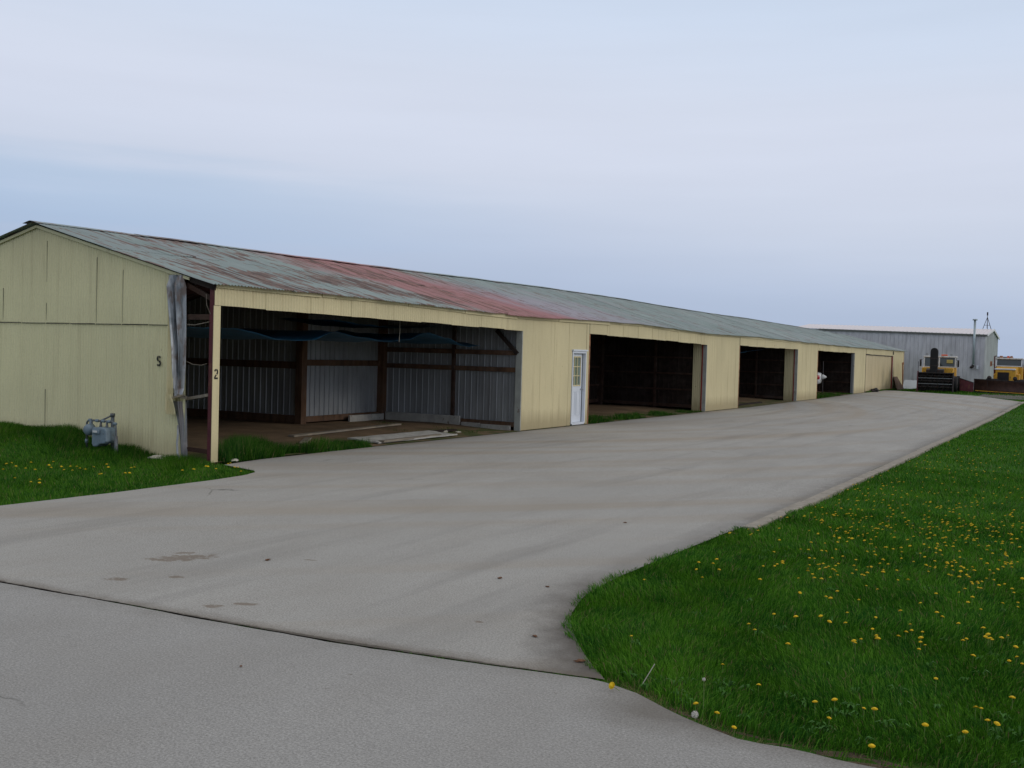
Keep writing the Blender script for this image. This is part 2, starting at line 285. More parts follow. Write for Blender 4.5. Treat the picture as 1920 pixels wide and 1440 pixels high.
MT = dict(
    cream=cream('cream_paint', (.62, .545, .33), 1.25), cream_g=cream('cream_paint_gable', (.74, .69, .43), .8),
    cream_t=cream('cream_trim', (.64, .56, .33), .6), tan=cream('tan_door_paint', (.56, .47, .29), 1.1),
    roof=roof_mat(), galv=galv('galvanised'), galvt=torn_mat(), galvd=galv('galvanised_dull', (.22, .235, .25), .5, .2), inner=galv('inner_sheet', (.32, .335, .35), .12, .45),
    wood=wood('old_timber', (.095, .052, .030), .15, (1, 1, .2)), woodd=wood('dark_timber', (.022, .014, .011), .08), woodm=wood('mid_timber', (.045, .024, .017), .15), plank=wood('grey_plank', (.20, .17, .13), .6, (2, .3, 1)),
    maroon=plain('maroon_paint', (.085, .014, .02), .6, 0, .3, .3), red=plain('red_oxide', (.22, .035, .02), .6, 0, .3, .4),
    rustedge=plain('rusty_edge', (.36, .17, .09), .7, 0, .4, .5), jamb=plain('jamb_grey', (.33, .345, .32), .6, 0, .15, .15),
    white=plain('white_paint', (.62, .66, .72), .4, 0, .05), whited=plain('white_weathered', (.58, .58, .57), .6, 0, .12, .25),
    black=plain('black_paint', (.008, .008, .009), .7, 0, .2), darkmetal=plain('dark_metal', (.028, .024, .024), .6, .2, .4, .4, (.07, .03, .02)),
    pave=concrete('pavement_concrete', (.405, .397, .378), stains=True), road=concrete('road_concrete', (.365, .36, .35)),
    curb=plain('curb_concrete', (.27, .245, .205), .9, 0, .2, .2, (.16, .13, .1), 6.), block=plain('block_concrete', (.36, .35, .32), .9, 0, .2, .15, (.15, .12, .09), 5.),
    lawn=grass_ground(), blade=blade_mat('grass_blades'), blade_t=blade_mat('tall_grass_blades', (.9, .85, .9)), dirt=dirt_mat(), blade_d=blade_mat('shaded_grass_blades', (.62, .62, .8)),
    soil=plain('joint_soil', (.04, .032, .022), .95, 0, .4, 0, sc=20.), tarp=plain('blue_tarp', (.010, .075, .145), .5, 0, .25, 0, sc=2.),
    rope=plain('pale_rope', (.45, .42, .36), .8), meter=plain('meter_paint', (.17, .225, .27), .5, .1, .15, .25, (.12, .10, .09), 12.), pipe=plain('meter_pipe', (.12, .14, .15), .5, .3, .2, .5, (.10, .05, .035), 16.),
    steel=galv('steel_siding', (.56, .56, .60), .0, .0), steelg=galv('steel_gable_siding', (.60, .62, .61), .0, .0), sroof=plain('pale_steel_roof', (.66, .62, .64), .5, 0, .06, .0), strim=plain('steel_trim', (.72, .72, .74), .5, 0, .05),
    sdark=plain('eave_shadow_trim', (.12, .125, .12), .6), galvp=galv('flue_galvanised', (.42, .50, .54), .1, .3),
    yellow=plain('truck_yellow', (.56, .30, .02), .45, 0, .2, .45, sc=5.), orange=plain('beacon_orange', (.75, .12, .03), .3), glass=glass('truck_glass'), dglass=glass('door_glass', (.10, .13, .10)),
    rubber=plain('rubber', (.012, .012, .013), .8), rustblade=plain('rusty_blade', (.05, .024, .018), .6, .2, .5, .6, (.035, .016, .014)), brown=plain('brown_board', (.13, .085, .06), .8, 0, .3, .3),
    planewhite=plain('aircraft_white', (.75, .76, .76), .3, 0, .03), planered=plain('aircraft_red', (.42, .02, .035), .35, 0, .1), sheeting=plain('grey_sheeting', (.16, .16, .155), .6, 0, .4),
    petal=plain('dandelion_yellow', (.68, .47, .010), .7, 0, .15, sc=90.), weed=plain('weed_leaf', (.04, .125, .015), .8, 0, .3, 0, sc=20.), stem=plain('flower_stem', (.13, .20, .05), .7), puff=plain('seed_white', (.62, .60, .56), .9, 0, .2, sc=120.),
    hroof=plain('shingle_roof', (.075, .07, .085), .9, 0, .1), hwall=plain('house_siding', (.20, .15, .15), .8, 0, .1), shrub=plain('shrub_leaves', (.05, .075, .03), .9, 0, .5, sc=1.), stone=plain('limestone', (.42, .40, .33), .9, 0, .25, sc=9.),
    plastic=plain('pale_panel', (.50, .55, .62), .5, 0, .08, .05), leaf=plain('dead_leaf', (.13, .065, .035), .9, 0, .3, sc=30.), seam=plain('seam_grime', (.12, .11, .075), .9), bare=plain('bare_soil', (.075, .055, .036), .95, 0, .6, 0, sc=14.), gravel=plain('gravel', (.10, .09, .08), .95, 0, .5, 0, sc=30.),
)
# ------------------------------------------------------------------ mesh helpers
def link(name, me, mat=None, parent=None, smooth=False, loc=None):
    o = bpy.data.objects.new(name, me); COL.objects.link(o)
    if mat is not None: me.materials.append(mat)
    if parent is not None: o.parent = parent
    if loc is not None: o.location = loc
    if smooth: me.polygons.foreach_set('use_smooth', [True]*len(me.polygons))
    return o
def tag(o, label=None, cat=None, group=None, kind=None):
    if label: o['label'] = label
    if cat: o['category'] = cat
    if group: o['group'] = group
    if kind: o['kind'] = kind
    return o
def thing(name, label, cat, loc=(0, 0, 0), rz=0, group=None):
    o = bpy.data.objects.new(name, None); COL.objects.link(o); o.location = loc; o.rotation_euler = (0, 0, rz); o.empty_display_size = .2
    return tag(o, label, cat, group)
def mesh(name, v, f):
    me = bpy.data.meshes.new(name); me.from_pydata([tuple(map(float, p)) for p in v], [], [tuple(int(i) for i in q) for q in f]); me.update(); return me
class MB:
    def __init__(s): s.v = []; s.f = []
    def add(s, v, f):
        n = len(s.v); s.v += [tuple(p) for p in v]; s.f += [tuple(i+n for i in q) for q in f]; return s
    def box(s, x0, x1, y0, y1, z0, z1, rot=None, piv=None):
        v = [Vector((x, y, z)) for z in (z0, z1) for y in (y0, y1) for x in (x0, x1)]
        if rot is not None:
            c = Vector(piv) if piv else Vector(((x0+x1)/2, (y0+y1)/2, (z0+z1)/2)); v = [rot @ (p-c)+c for p in v]
        return s.add(v, [(0, 2, 3, 1), (4, 5, 7, 6), (0, 1, 5, 4), (2, 6, 7, 3), (0, 4, 6, 2), (1, 3, 7, 5)])
    def hexa(s, b, t): # bottom 4 corners ccw, top 4
        return s.add(list(b)+list(t), [(3, 2, 1, 0), (4, 5, 6, 7), (0, 1, 5, 4), (1, 2, 6, 5), (2, 3, 7, 6), (3, 0, 4, 7)])
    def bar(s, a, b, w, h, upv=(0, 0, 1)):
        a = Vector(a); b = Vector(b); d = (b-a).normalized(); u = Vector(upv); sd = d.cross(u)
        if sd.length < 1e-4: sd = d.cross(Vector((1, 0, 0)))
        sd.normalize(); u = sd.cross(d).normalized(); q = [(-1, -1), (1, -1), (1, 1), (-1, 1)]
        return s.hexa([a+sd*w/2*i+u*h/2*j for i, j in q], [b+sd*w/2*i+u*h/2*j for i, j in q])
    def tube(s, pts, r, n=8, cap=True):
        pts = [Vector(p) for p in pts]; R = r if isinstance(r, (list, tuple)) else [r]*len(pts); base = len(s.v); ref = None
        for i, p in enumerate(pts):
            d = (pts[min(i+1, len(pts)-1)]-pts[max(i-1, 0)])
            if d.length < 1e-9: d = Vector((0, 0, 1))
            d.normalize()
            if ref is None: ref = d.orthogonal().normalized()
            ref = (ref-d*ref.dot(d)); ref = ref.normalized() if ref.length > 1e-5 else d.orthogonal().normalized()
            e = d.cross(ref)
            for k in range(n):
                a = 2*PI*k/n; s.v.append(tuple(p+(ref*math.cos(a)+e*math.sin(a))*R[i]))
        for i in range(len(pts)-1):
            for k in range(n):
                a = base+i*n+k; b = base+i*n+(k+1) % n; s.f.append((a, b, b+n, a+n))
        if cap:
            s.f.append(tuple(base+k for k in range(n))[::-1]); s.f.append(tuple(base+(len(pts)-1)*n+k for k in range(n)))
        return s
    def grid(s, P):  # P[i][j]
        n = len(s.v); a, b = len(P), len(P[0])
        for r in P: s.v += [tuple(p) for p in r]
        for i in range(a-1):
            for j in range(b-1): k = n+i*b+j; s.f.append((k, k+1, k+b+1, k+b))
        return s
    def blob(s, c, r, sub=2, amp=.2, seed=0, flat=1.):
        import bmesh
        bm = bmesh.new(); bmesh.ops.create_icosphere(bm, subdivisions=sub, radius=1)
        n = len(s.v); R = r if isinstance(r, tuple) else (r, r, r)
        for v in bm.verts:
            k = 1+amp*mn.noise(v.co*1.7+Vector((seed*3.1, seed, 0))); s.v.append((c[0]+v.co.x*R[0]*k, c[1]+v.co.y*R[1]*k, c[2]+v.co.z*R[2]*k))
        for f in bm.faces: s.f.append(tuple(n+v.index for v in f.verts))
        bm.free(); return s
    def build(s, name, mat, parent=None, smooth=False, bevel=0, solid=0):
        o = link(name, mesh(name, s.v, s.f), mat, parent, smooth)
        if solid: md = o.modifiers.new('solid', 'SOLIDIFY'); md.thickness = solid; md.offset = 0
        if bevel: md = o.modifiers.new('bevel', 'BEVEL'); md.width = bevel; md.segments = 2; md.limit_method = 'ANGLE'
        return o
def lerp(x, pts):
    return float(np.interp(x, [p[0] for p in pts], [p[1] for p in pts]))
def rotz(a): return Matrix.Rotation(a, 3, 'Z')
def rotx(a): return Matrix.Rotation(a, 3, 'X')
def roty(a): return Matrix.Rotation(a, 3, 'Y')
def sstep(a, b, x):
    t = np.clip((np.asarray(x, float)-a)/(b-a), 0, 1); return t*t*(3-2*t)
def corr(name, mat, parent, u0, u1, P, nrm, bot, top, pitch=.076, amp=.009, seg=6, rows=1, rib=False, seam=0, holes=(), jit=.0):
    """corrugated sheet.  P(u)->(x,y) base line, nrm (x,y) outward, bot/top(u)->z.  seam = width of one sheet (0: none)"""
    v = []; f = []
    if rib:   # flat pan with narrow ribs
        us = []; offs = []
        k = u0
        while k < u1-1e-6:
            for d, o in ((0, amp), (.012, amp), (.022, 0), (pitch*.5-.006, 0), (pitch*.5, amp*.12), (pitch*.5+.006, 0), (pitch-.010, 0)):
                if k+d < u1: us.append(k+d); offs.append(o)
            k += pitch
        us.append(u1); offs.append(0)
    else:
        n = max(2, int((u1-u0)/pitch*seg)); us = list(np.linspace(u0, u1, n+1)); offs = [amp*math.sin(2*PI*(u)/pitch) for u in us]
    cols = []
    last = None
    for u, o in zip(us, offs):
        sh = int((u-u0)/seam) if seam else 0
        lift = 0
        if seam:
            t = (u-u0)/seam-sh; lift = .006*(1-t)+.0025*mn.noise(Vector((sh*7.3, 1.1, 0)))*2
            if last is not None and sh != last:     # double column at the seam: a small step
                cols.append((u-1e-4, o, 0., last))
            last = sh
        cols.append((u, o, lift, sh))
    for (u, o, lift, sh) in cols:
        x, y = P(u); b = bot(u); t = top(u)
        if seam and jit: b += jit*mn.noise(Vector((sh*3.7, 5.5, 0)))
        for r in range(rows+1):
            z = b+(t-b)*r/rows
            w = .006*mn.noise(Vector((u*.8, z*1.1, 3.3))) if rows > 1 else 0
            d = o+lift+w
            v.append((x+nrm[0]*d, y+nrm[1]*d, z))
    R = rows+1
    for i in range(len(cols)-1):
        for r in range(rows): a = i*R+r; f.append((a, a+R, a+R+1, a+1))
    return link(name, mesh(name, v, f), mat, parent, not rib)

# ------------------------------------------------------------------ measured profiles
GY = [(-60, 0), (0, 0), (10, -.02), (25, -.035), (31, -.045), (39, -.005), (44, .0), (53, .07), (62, .10), (72, .11), (95, .05), (160, -1.2), (260, -2.6), (1000, -4), (6000, -6)]
def g(y): return lerp(y, GY)
EAVE = [(-1, 2.965), (0, 2.96), (3.5, 2.975), (6.3, 2.945), (10.2, 2.905), (12.5, 2.93), (14.7, 2.98), (18.6, 3.0), (21.5, 2.96), (24.8, 2.905), (28, 2.92), (31.5, 2.955), (39.4, 2.915), (52.5, 2.89), (60, 2.91), (73, 2.93)]
RIDGE = [(-1, 4.08), (0, 4.08), (4.4, 4.11), (7.2, 4.12), (13, 4.18), (19.5, 4.25), (26.5, 4.27), (32.5, 4.21), (38, 4.19), (45, 4.21), (59, 4.13), (73, 4.03)]
HEAD = [(0, 2.585), (4, 2.57), (10.8, 2.515), (14.7, 2.55), (20, 2.52), (25.3, 2.45), (29.4, 2.5), (53, 2.51), (67, 2.47)]
eave = lambda y: lerp(y, EAVE)+.008*mn.noise(Vector((y*.9, 0, 0))); ridge = lambda y: lerp(y, RIDGE)+.012*mn.noise(Vector((y*.7, 9, 0)))
head = lambda y: lerp(y, HEAD)+.010*mn.noise(Vector((y*1.3, 4, 0)))
HX = -4.35; BX = -8.7; YE = 71.5
def roofz(x, y):
    e, r = eave(y), ridge(y)
    return e+(r-e)*((-x)/4.35) if x > HX else r-(r-2.95)*((HX-x)/4.35)
XR = [(-7.66, 10.36), (-7.27, 10.32), (-7.1, 10.2), (-6.8, 9.96), (-6.5, 9.74), (-6.2, 9.55), (-5.9, 9.40), (-5.6, 9.29), (-5.3, 9.21), (-5.0, 9.16), (-4.6, 9.125), (-4.2, 9.115), (-3.2, 9.13), (-1.3, 9.18), (-.9, 9.21), (51.5, 9.22), (54, 8.1), (58.8, 6.26), (61.2, 3.5), (63.5, .9)]
XL = [(-7.66, -2.0), (-7.6, -1.0), (-7.4, 0.0), (-7.0, .7), (-6.2, 1.3), (-5, 1.58), (-3.5, 1.66), (-1.63, 1.66), (-.9, 1.58), (-.46, 1.42), (-.3, 1.15), (-.2, .75), (-.08, .36), (1, .2), (2.67, .13), (4.2, .10), (63.5, .04)]
xr = lambda y: lerp(y, XR); xl = lambda y: lerp(y, XL)
YS = -7.42      # joint between apron and road
JN = ([-30, 5.09, 6.55, 7.34, 8.43, 9.43, 10.24, 10.6], [-7.5, -7.5, -7.45, -7.44, -7.39, -7.27, -7.14, -7.10])
J = lambda x: float(np.interp(x, *JN))
def mound(x, y):
    return (.10*sstep(-1.0, -2.0, x)+.22*sstep(-2.15, -3.3, x))*sstep(-2.2, -.6, y)*sstep(2., .3, y)
def lawn_z(x, y):
    d = .0
    return np.interp(y, [p[0] for p in GY], [p[1] for p in GY])-.025+mound(x, y)+.02*sstep(9.6, 14, x)
# ------------------------------------------------------------------ setting
def axis(lo, hi, c0, c1, step):
    a = list(np.arange(c0, c1+1e-6, step)); s = step; v = c0
    l = []
    while v > lo: s *= 1.35; v -= s; l.append(v)
    s = step; v = c1; r = []
    while v < hi: s *= 1.35; v += s; r.append(v)
    return np.array(l[::-1]+a+r)
def ground():
    X = axis(-2500, 2500, -10, 26, .5); Y = axis(-300, 5500, -16, 80, .5)
    b = MB(); P = []
    for y in Y:
        row = []
        for x in X:
            z = float(lawn_z(x, y))
            inside = (xl(y)-.0 < x < xr(y)+.0 and YS <= y < 63) or (-22 < y < YS)
            
            if BX-.2 < x < -.15 and .1 < y < YE: z -= .08
            z += .02*mn.noise(Vector((x*.6, y*.6, 0)))*.7-.012
            row.append((x, y, z))
        P.append(row)
    b.grid(P); tag(b.build('ground', MT['lawn'], None, True), 'green lawn and field around the hangar reaching the horizon', 'ground', kind='structure')
    # apron
    P = []; ys = np.concatenate([np.arange(YS, 0, .15), np.arange(0, 63.5, .5), [63.5]])
    for y in ys:
        jw = max(0., (-6.-y)/(-6.-YS)); a, c = xl(y), xr(y+jw*(J(xr(y))-YS)); row = []; NK = 150 if y < YS+.2 or y < -6.9 else 150
        for k in range(NK+1):
            x = a+(c-a)*k/NK; e = 0.012*mn.noise(Vector((x*3, y*3, 2))) if k in (0, NK) else 0
            row.append((x+e, y+jw*(J(x)-YS)+(.014*mn.noise(Vector((x*9, 3, 0))) if y < YS+.01 else 0), g(y)+.004*mn.noise(Vector((x*.5, y*.3, 5)))))
        P.append(row)
    o = MB().grid(P).build('pavement', MT['pave'], None, True); tag(o, 'pale concrete apron running along the hangar fronts', 'pavement', kind='structure')
    # road the camera stands by: north edge follows the joint, then the curved lawn edge
    P = []
    xs = np.concatenate([np.arange(-30, -2, 1.), np.arange(-2, 14, .12), np.arange(14, 60, 1.)])
    for x in xs:
        n = J(x)-.026
        n += .010*mn.noise(Vector((x*2.2, 7, 0)))+.012*mn.noise(Vector((x*11, 7, 0)))
        if x > 10.22: n = float(np.interp(x, [10.22, 10.5, 10.91, 11.24, 12, 14, 60], [-7.17, -7.30, -7.56, -7.68, -7.70, -7.74, -7.8]))+.03*mn.noise(Vector((x*3, 0, 0)))
        if x < -1.: n = -7.55
        P.append([(x, (n-(n+22)*t) if t > 0 else n, .004*mn.noise(Vector((x*.5, (n-(n+22)*t)*.3, 5)))) for t in np.linspace(0, 1, 12)])
    P = P[::-1]
    o = MB().grid(P).build('road', MT['road'], None, True); tag(o, 'grey concrete drive in the foreground before the joint', 'road', kind='structure')
    b = MB(); b.grid([[(x, J(x)-.1, -.02), (x, J(x)-.013, -.010+.012*mn.noise(Vector((x*6, 0, 0)))), (x, J(x)+.08, -.02)] for x in np.arange(-3, 10.2, .04)]); tag(b.build('joint_soil', MT['soil']), 'dark soil filling the joint between apron and drive', 'soil', kind='structure')
    # curb in lengths
    b = MB(); y = -.95
    while y < 51.5:
        l = random.uniform(2.4, 3.2); j = random.uniform(-.012, .012); h = random.uniform(.025, .045)
        b.box(9.235+j, 9.40+j, y, min(y+l-.02, 51.6), g(y)-.06, g(y)+h*.6, rotz(random.uniform(-.004, .004))); y += l
    tag(b.build('curb', MT['curb'], bevel=.012), 'low pale concrete curb edging the right-hand lawn', 'curb', kind='structure')
    b = MB(); b.box(9.205, 9.24, -.95, 51.5, -.08, -.012)
    # gravel by the plows
    P = []
    for i in range(24):
        y = 55+i*.9; P.append([(xr(min(y, 63.4))*.0+x+.25*mn.noise(Vector((y, 1, 0))), y, g(y)+.0+.01*mn.noise(Vector((x*3, y*3, 0)))) for x in np.linspace(6.3-(y-58)*.0+.6*mn.noise(Vector((y*.5, 3, 0))), 11.5, 10)])
    tag(MB().grid(P).build('gravel', MT['gravel'], None, True), 'dark gravel patch under the plow truck', 'gravel', kind='structure')
    # floor of the hangar
    P = []
    for y in np.arange(.12, YE-.1, .3):
        row = []
        for x in np.linspace(BX+.1, 0.06, 26):
            z = g(y)+.004+.075*float(sstep(-.5, -2.6, x))+.02*mn.noise(Vector((x*1.3, y*1.3, 8)))*float(sstep(0, -1, x))
            row.append((x+(xl(max(y, .12))-.06)*.0, y, z))
        P.append(row)
    tag(MB().grid(P).build('hangar_floor', MT['dirt'], None, True), 'bare brown dirt floor inside the open bays', 'dirt floor', kind='structure')
ground()
def gf(x, y): return g(y)+.004+.075*float(sstep(-.5, -2.6, x))

# ------------------------------------------------------------------ the long hangar
H = thing('hangar', 'long low cream T-hangar of corrugated metal with open bays and weathered green roof', 'hangar', (0, 0, 0))
OP = [(0.16, 10.72), (14.83, 25.27), (29.45, 39.05), (43.33, 52.9), (56.5, 66.5)]
def hangar():
    fl = lambda y: g(y)+.01
    # front walls between the openings
    segs = [(10.76, 13.68), (14.60, 14.80), (25.30, 29.42), (39.08, 43.30), (52.93, 56.45), (66.72, YE)]
    Pf = lambda u: (0, u)
    for a, b in segs:
        corr('front_wall', MT['cream'], H, a, b, Pf, (1, 0), fl, lambda u: eave(u)-.03, rows=6, seam=.9, amp=.007)
    corr('front_wall', MT['cream'], H, 13.68, 14.60, Pf, (1, 0), lambda u: 2.06, lambda u: eave(u)-.03, rows=3, amp=.007)
    for i, (a, b) in enumerate(OP):
        corr('header', MT['cream'], H, a-.16 if i == 0 else a-.03, b+.04 if i < 4 else b+.22, lambda u: (.012, u), (1, 0), head, lambda u: eave(u)-.035, rows=2, seam=1.22, amp=.009, jit=.02)
        b1 = MB().box(-.14, -.02, a-.02, b, 2.3+.0, head(b)-.0) if False else None
        bm = MB()
        n = 14
        for k in range(n):
            y0 = a+(b-a)*k/n; y1 = a+(b-a)*(k+1)/n
            bm.hexa([(-.11, y0, head(y0)+.03), (-.03, y0, head(y0)+.03), (-.03, y1, head(y1)+.03), (-.11, y1, head(y1)+.03)], [(-.11, y0, head(y0)+.25), (-.03, y0, head(y0)+.25), (-.03, y1, head(y1)+.25), (-.11, y1, head(y1)+.25)])
        bm.build('lintel', MT['woodd'], H)
    # loose flashing boards under the eave
    y = .0
    while y < YE-.5:
        l = random.uniform(2.2, 3.6); l = min(l, YE-y); t = random.uniform(-.015, .03); h = random.uniform(.06, .10)
        y1 = y+l-.03; e0, e1 = eave(y)-.015, eave(y1)-.015
        x0 = .028; bm = MB()
        bm.hexa([(x0, y, e0-h), (x0+.02, y, e0-h), (x0+.02+t*.3, y1, e1-h-t), (x0, y1, e1-h-t)], [(x0, y, e0), (x0+.02, y, e0), (x0+.02, y1, e1), (x0, y1, e1)])
        bm.build('flashing', MT['cream_t'], H); y += l
    # jambs: reveals at each side of the openings
    for i, (a, b) in enumerate(OP[:4]):
        h1 = head(b)-.005
        MB().box(-.16, .016, b, b+.035, g(b), h1).build('jamb', MT['jamb'], H, bevel=.004)
        MB().box(-.17, -.06, b+.04, b+.16, g(b), h1+.3).build('jamb_post', MT['woodd'], H)
        if i: MB().box(-.10, .022, a-.03, a-.003, g(a), head(a)-.005).build('jamb_edge', MT['rustedge'], H)
    # corner post with number 2
    MB().box(-.10, -.004, .012, .13, -.05, 2.95).build('corner_post', MT['maroon'], H)
    o = MB().box(-.002, .010, -.002, .152, .0, 2.59, roty(.0)).build('post_trim', MT['cream_t'], H, bevel=.003)
    # gable wall, two courses of sheets
    Pg = lambda u: (u, 0)
    rz = lambda u: roofz(u, 0)-.035
    corr('gable_wall', MT['cream_g'], H, BX, -.60, Pg, (0, -1), lambda u: -.12, lambda u: 2.295+.006*mn.noise(Vector((u, 0, 0))), rows=6, seam=.66, amp=.009, pitch=.066)
    corr('gable_wall_upper', MT['cream_g'], H, BX, -.66, lambda u: (u, -.012), (0, -1), lambda u: 2.262, rz, rows=5, seam=.66, amp=.009, pitch=.066, jit=.02)
    # dark open lap lines of the gable sheets
    for u, z0, z1, w_ in ((-4.08, 2.32, 2.62, .004), (-4.08, 3.0, 3.75, .003), (-2.76, 2.3, 3.43, .006), (-2.10, 2.3, 3.2, .004), (-4.08, .3, 1.05, .007), (-5.3, 2.3, 2.9, .006)):
        MB().hexa([(u, -.030, z0), (u+w_*.4, -.030, z0), (u+w_*.4, -.026, z0), (u, -.026, z0)], [(u-.004, -.032, z1), (u+w_, -.032, z1), (u+w_, -.026, z1), (u-.004, -.026, z1)]).build('lap_gap', MT['seam'], H)
    bm = MB()
    for u in np.arange(BX, -.95, .66): bm.hexa([(u, -.036, 2.247), (u+.63, -.036, 2.25), (u+.63, -.03, 2.25), (u, -.03, 2.247)], [(u, -.034, 2.260), (u+.63, -.034, 2.262+random.uniform(-.004, .006)), (u+.63, -.03, 2.26), (u, -.03, 2.26)])
    bm.build('lap_shadow', MT['black'], H)
    # rake boards
    for (x0, x1) in ((HX, -.5), (BX-.05, HX)):
        a = Vector((x0, -.055, roofz(x0, 0)-.09)); b = Vector((x1, -.055, roofz(x1, 0)-.09)); MB().bar(a+Vector((0, 0, .03)), b+Vector((0, 0, .03)), .02, .05).build('rake_board', MT['cream_g'], H)
    a = Vector((-.5, -.02, roofz(-.5, 0)-.07)); MB().bar(a, (0.05, -.02, roofz(0, 0)-.08), .035, .09).build('rake_board', MT['woodd'], H)
    # framing seen through the torn corner
    for z, dz, m_, w in ((2.40, .0, 'woodm', .09), (1.07, .05, 'plank', .05), (.18, -.01, 'woodm', .07), (2.82, -.12, 'woodm', .08)):
        MB().bar((-.66, .05, z-dz), (-.08, .05, z+dz), .045, w).build('girt', MT[m_], H)
    MB().tube([(-.62, -.0, 2.27), (-.4, -.015, 2.265), (-.09, -.0, 2.32)], .008, 6).build('wire', MT['plank'], H)
    MB().tube([(-.62, .02, 1.66), (-.45, .0, 1.61), (-.25, .0, 1.60), (-.13, .0, 1.63)], .006, 6).build('wire', MT['plank'], H)
    MB().tube([(-.15, -.02, 2.78), (-.13, -.03, 2.6), (-.06, -.01, 2.45)], .005, 6).build('wire', MT['plank'], H)
    # torn and folded sheets at the corner.  rows of (z, [(x,y)...])
    def ribbon(name, rows, mat, amp=.008, pitch=.05, n=22):
        P = []
        for z, pts in rows:
            L = len(pts)-1; r = []
            for k in range(n+1):
                t = k/n*L; i = min(int(t), L-1); f = t-i
                x = pts[i][0]*(1-f)+pts[i+1][0]*f; y = pts[i][1]*(1-f)+pts[i+1][1]*f
                r.append((x, y+amp*math.sin(2*PI*(k/n*L*.22)/pitch)+.012*mn.noise(Vector((x*9, z*5, y*5))), z+.015*mn.noise(Vector((k*.7, z, 1)))))
            P.append(r)
        # refine rows
        Q = []
        for i in range(len(P)-1):
            for s_ in range(5):
                f = s_/5; Q.append([tuple(a*(1-f)+b*f for a, b in zip(p, q)) for p, q in zip(P[i], P[i+1])])
        Q.append(P[-1]); return MB().grid(Q).build(name, mat, H, False, solid=.003)
    ribbon('torn_sheet', [(2.97, [(-.98, -.05), (-.92, -.11), (-.86, -.10)]), (2.6, [(-.97, -.06), (-.90, -.13), (-.82, -.12)]), (2.0, [(-.95, -.06), (-.87, -.14), (-.76, -.14)]), (1.55, [(-.95, -.07), (-.84, -.17), (-.70, -.18)]), (1.2, [(-.95, -.08), (-.84, -.20), (-.74, -.16), (-.66, -.23)]), (1.02, [(-.93, -.08), (-.82, -.20), (-.74, -.15), (-.68, -.2)])], MT['cream_t'], .010, .07)
    ribbon('torn_sheet', [(1.10, [(-.94, -.10), (-.84, -.20), (-.76, -.17)]), (.98, [(-.93, -.10), (-.84, -.21), (-.76, -.16), (-.68, -.20)]), (.84, [(-.92, -.12), (-.83, -.22), (-.75, -.15), (-.64, -.19)]), (.77, [(-.90, -.12), (-.82, -.21), (-.74, -.15), (-.64, -.18)])], MT['cream_t'], .010, .07)
    ribbon('folded_sheet', [(3.09, [(-.94, -.08), (-.80, -.13), (-.64, -.06)]), (2.9, [(-.96, -.08), (-.86, -.22), (-.80, -.10), (-.70, -.19), (-.60, -.02)]), (2.4, [(-.86, -.12), (-.79, -.22), (-.74, -.10), (-.66, -.17), (-.59, -.02)]), (1.9, [(-.78, -.12), (-.72, -.22), (-.68, -.10), (-.63, -.16), (-.585, -.02)]), (1.5, [(-.73, -.13), (-.69, -.22), (-.66, -.10), (-.62, -.14), (-.58, -.02)]), (1.2, [(-.71, -.13), (-.67, -.20), (-.64, -.09), (-.60, -.03)]), (1.08, [(-.72, -.13), (-.66, -.18), (-.60, -.08)])], MT['galvt'], .004, .06)
    ribbon('folded_sheet', [(.98, [(-.86, -.02), (-.72, -.07), (-.60, .03)]), (.6, [(-.74, -.01), (-.66, -.06), (-.58, .03)]), (.3, [(-.68, .0), (-.63, -.05), (-.575, .04)]), (-.02, [(-.64, -.02), (-.59, -.05), (-.53, .02)])], MT['galvd'], .006)
    MB().bar((-.72, -.17, 1.10), (-.50, -.06, 1.05), .03, .05).bar((-.7, -.2, 1.05), (-.52, -.1, 1.1), .02, .03).build('splintered_girt', MT['plank'], H)
    MB().tube([(-.70, -.05, .58), (-.66, -.09, .42), (-.665, -.1, .3), (-.63, -.12, .12), (-.56, -.14, .02)], .018, 7).build('curled_edge', MT['galv'], H, True)
    # roof: single sheets in two courses, flutes down the slope
    def slope(name, xa, xb, za, zb, lift, mat, flip=False):
        rs = random.Random(5); v = []; f = []; pitch = .0762; seg = 6; y = -.16; base = 0; cols = []
        sh = 0
        while y < YE+.28:
            w = .66; ja = rs.uniform(-.02, .025); lf = rs.uniform(0, .010); tilt = rs.uniform(-.004, .006); kick = rs.uniform(0, .03) if rs.random() < .12 else 0
            n = int(w/pitch*seg)+2
            for k in range(n+1):
                u = y+(w+.03)*k/n; o = .010*math.sin(2*PI*u/pitch)
                cols.append((u, o+lf+tilt*k/n+(.006 if k == n else 0), ja, k == 0, kick*(k/n)))
            y += w; sh += 1
        NR = 7
        for (u, o, ja, first, kick) in cols:
            for r in range(NR):
                t = r/(NR-1); x = xa+(xb-xa)*t+(ja*(1-t))*(1 if xa > xb else -1)
                z = za(u)+(zb(u)-za(u))*t+o+lift*(1-t)+.012*mn.noise(Vector((x*.8, u*.8, 3)))*(1 if 0 < t < 1 else .4)+kick*max(0, 1-t*6)
                v.append((x, u, z))
        for i in range(len(cols)-1):
            if cols[i+1][3]: continue
            for r in range(NR-1):
                a = i*NR+r; q = (a, a+NR, a+NR+1, a+1); f.append(q if flip else q[::-1])
        o = link(name, mesh(name, v, f), mat, H, True); return o
    MX = -2.30
    mid = lambda y: eave(y)+(ridge(y)-eave(y))*(-MX)/4.35
    slope('roof', .15, MX-.12, lambda y: eave(y)-(ridge(y)-eave(y))*.15/4.35, lambda y: eave(y)+(ridge(y)-eave(y))*(.12-MX)/4.35, 0., MT['roof'])
    slope('roof_upper_course', MX, HX+.02, lambda y: mid(y)+.003, lambda y: ridge(y)+.006, .0, MT['roof'])
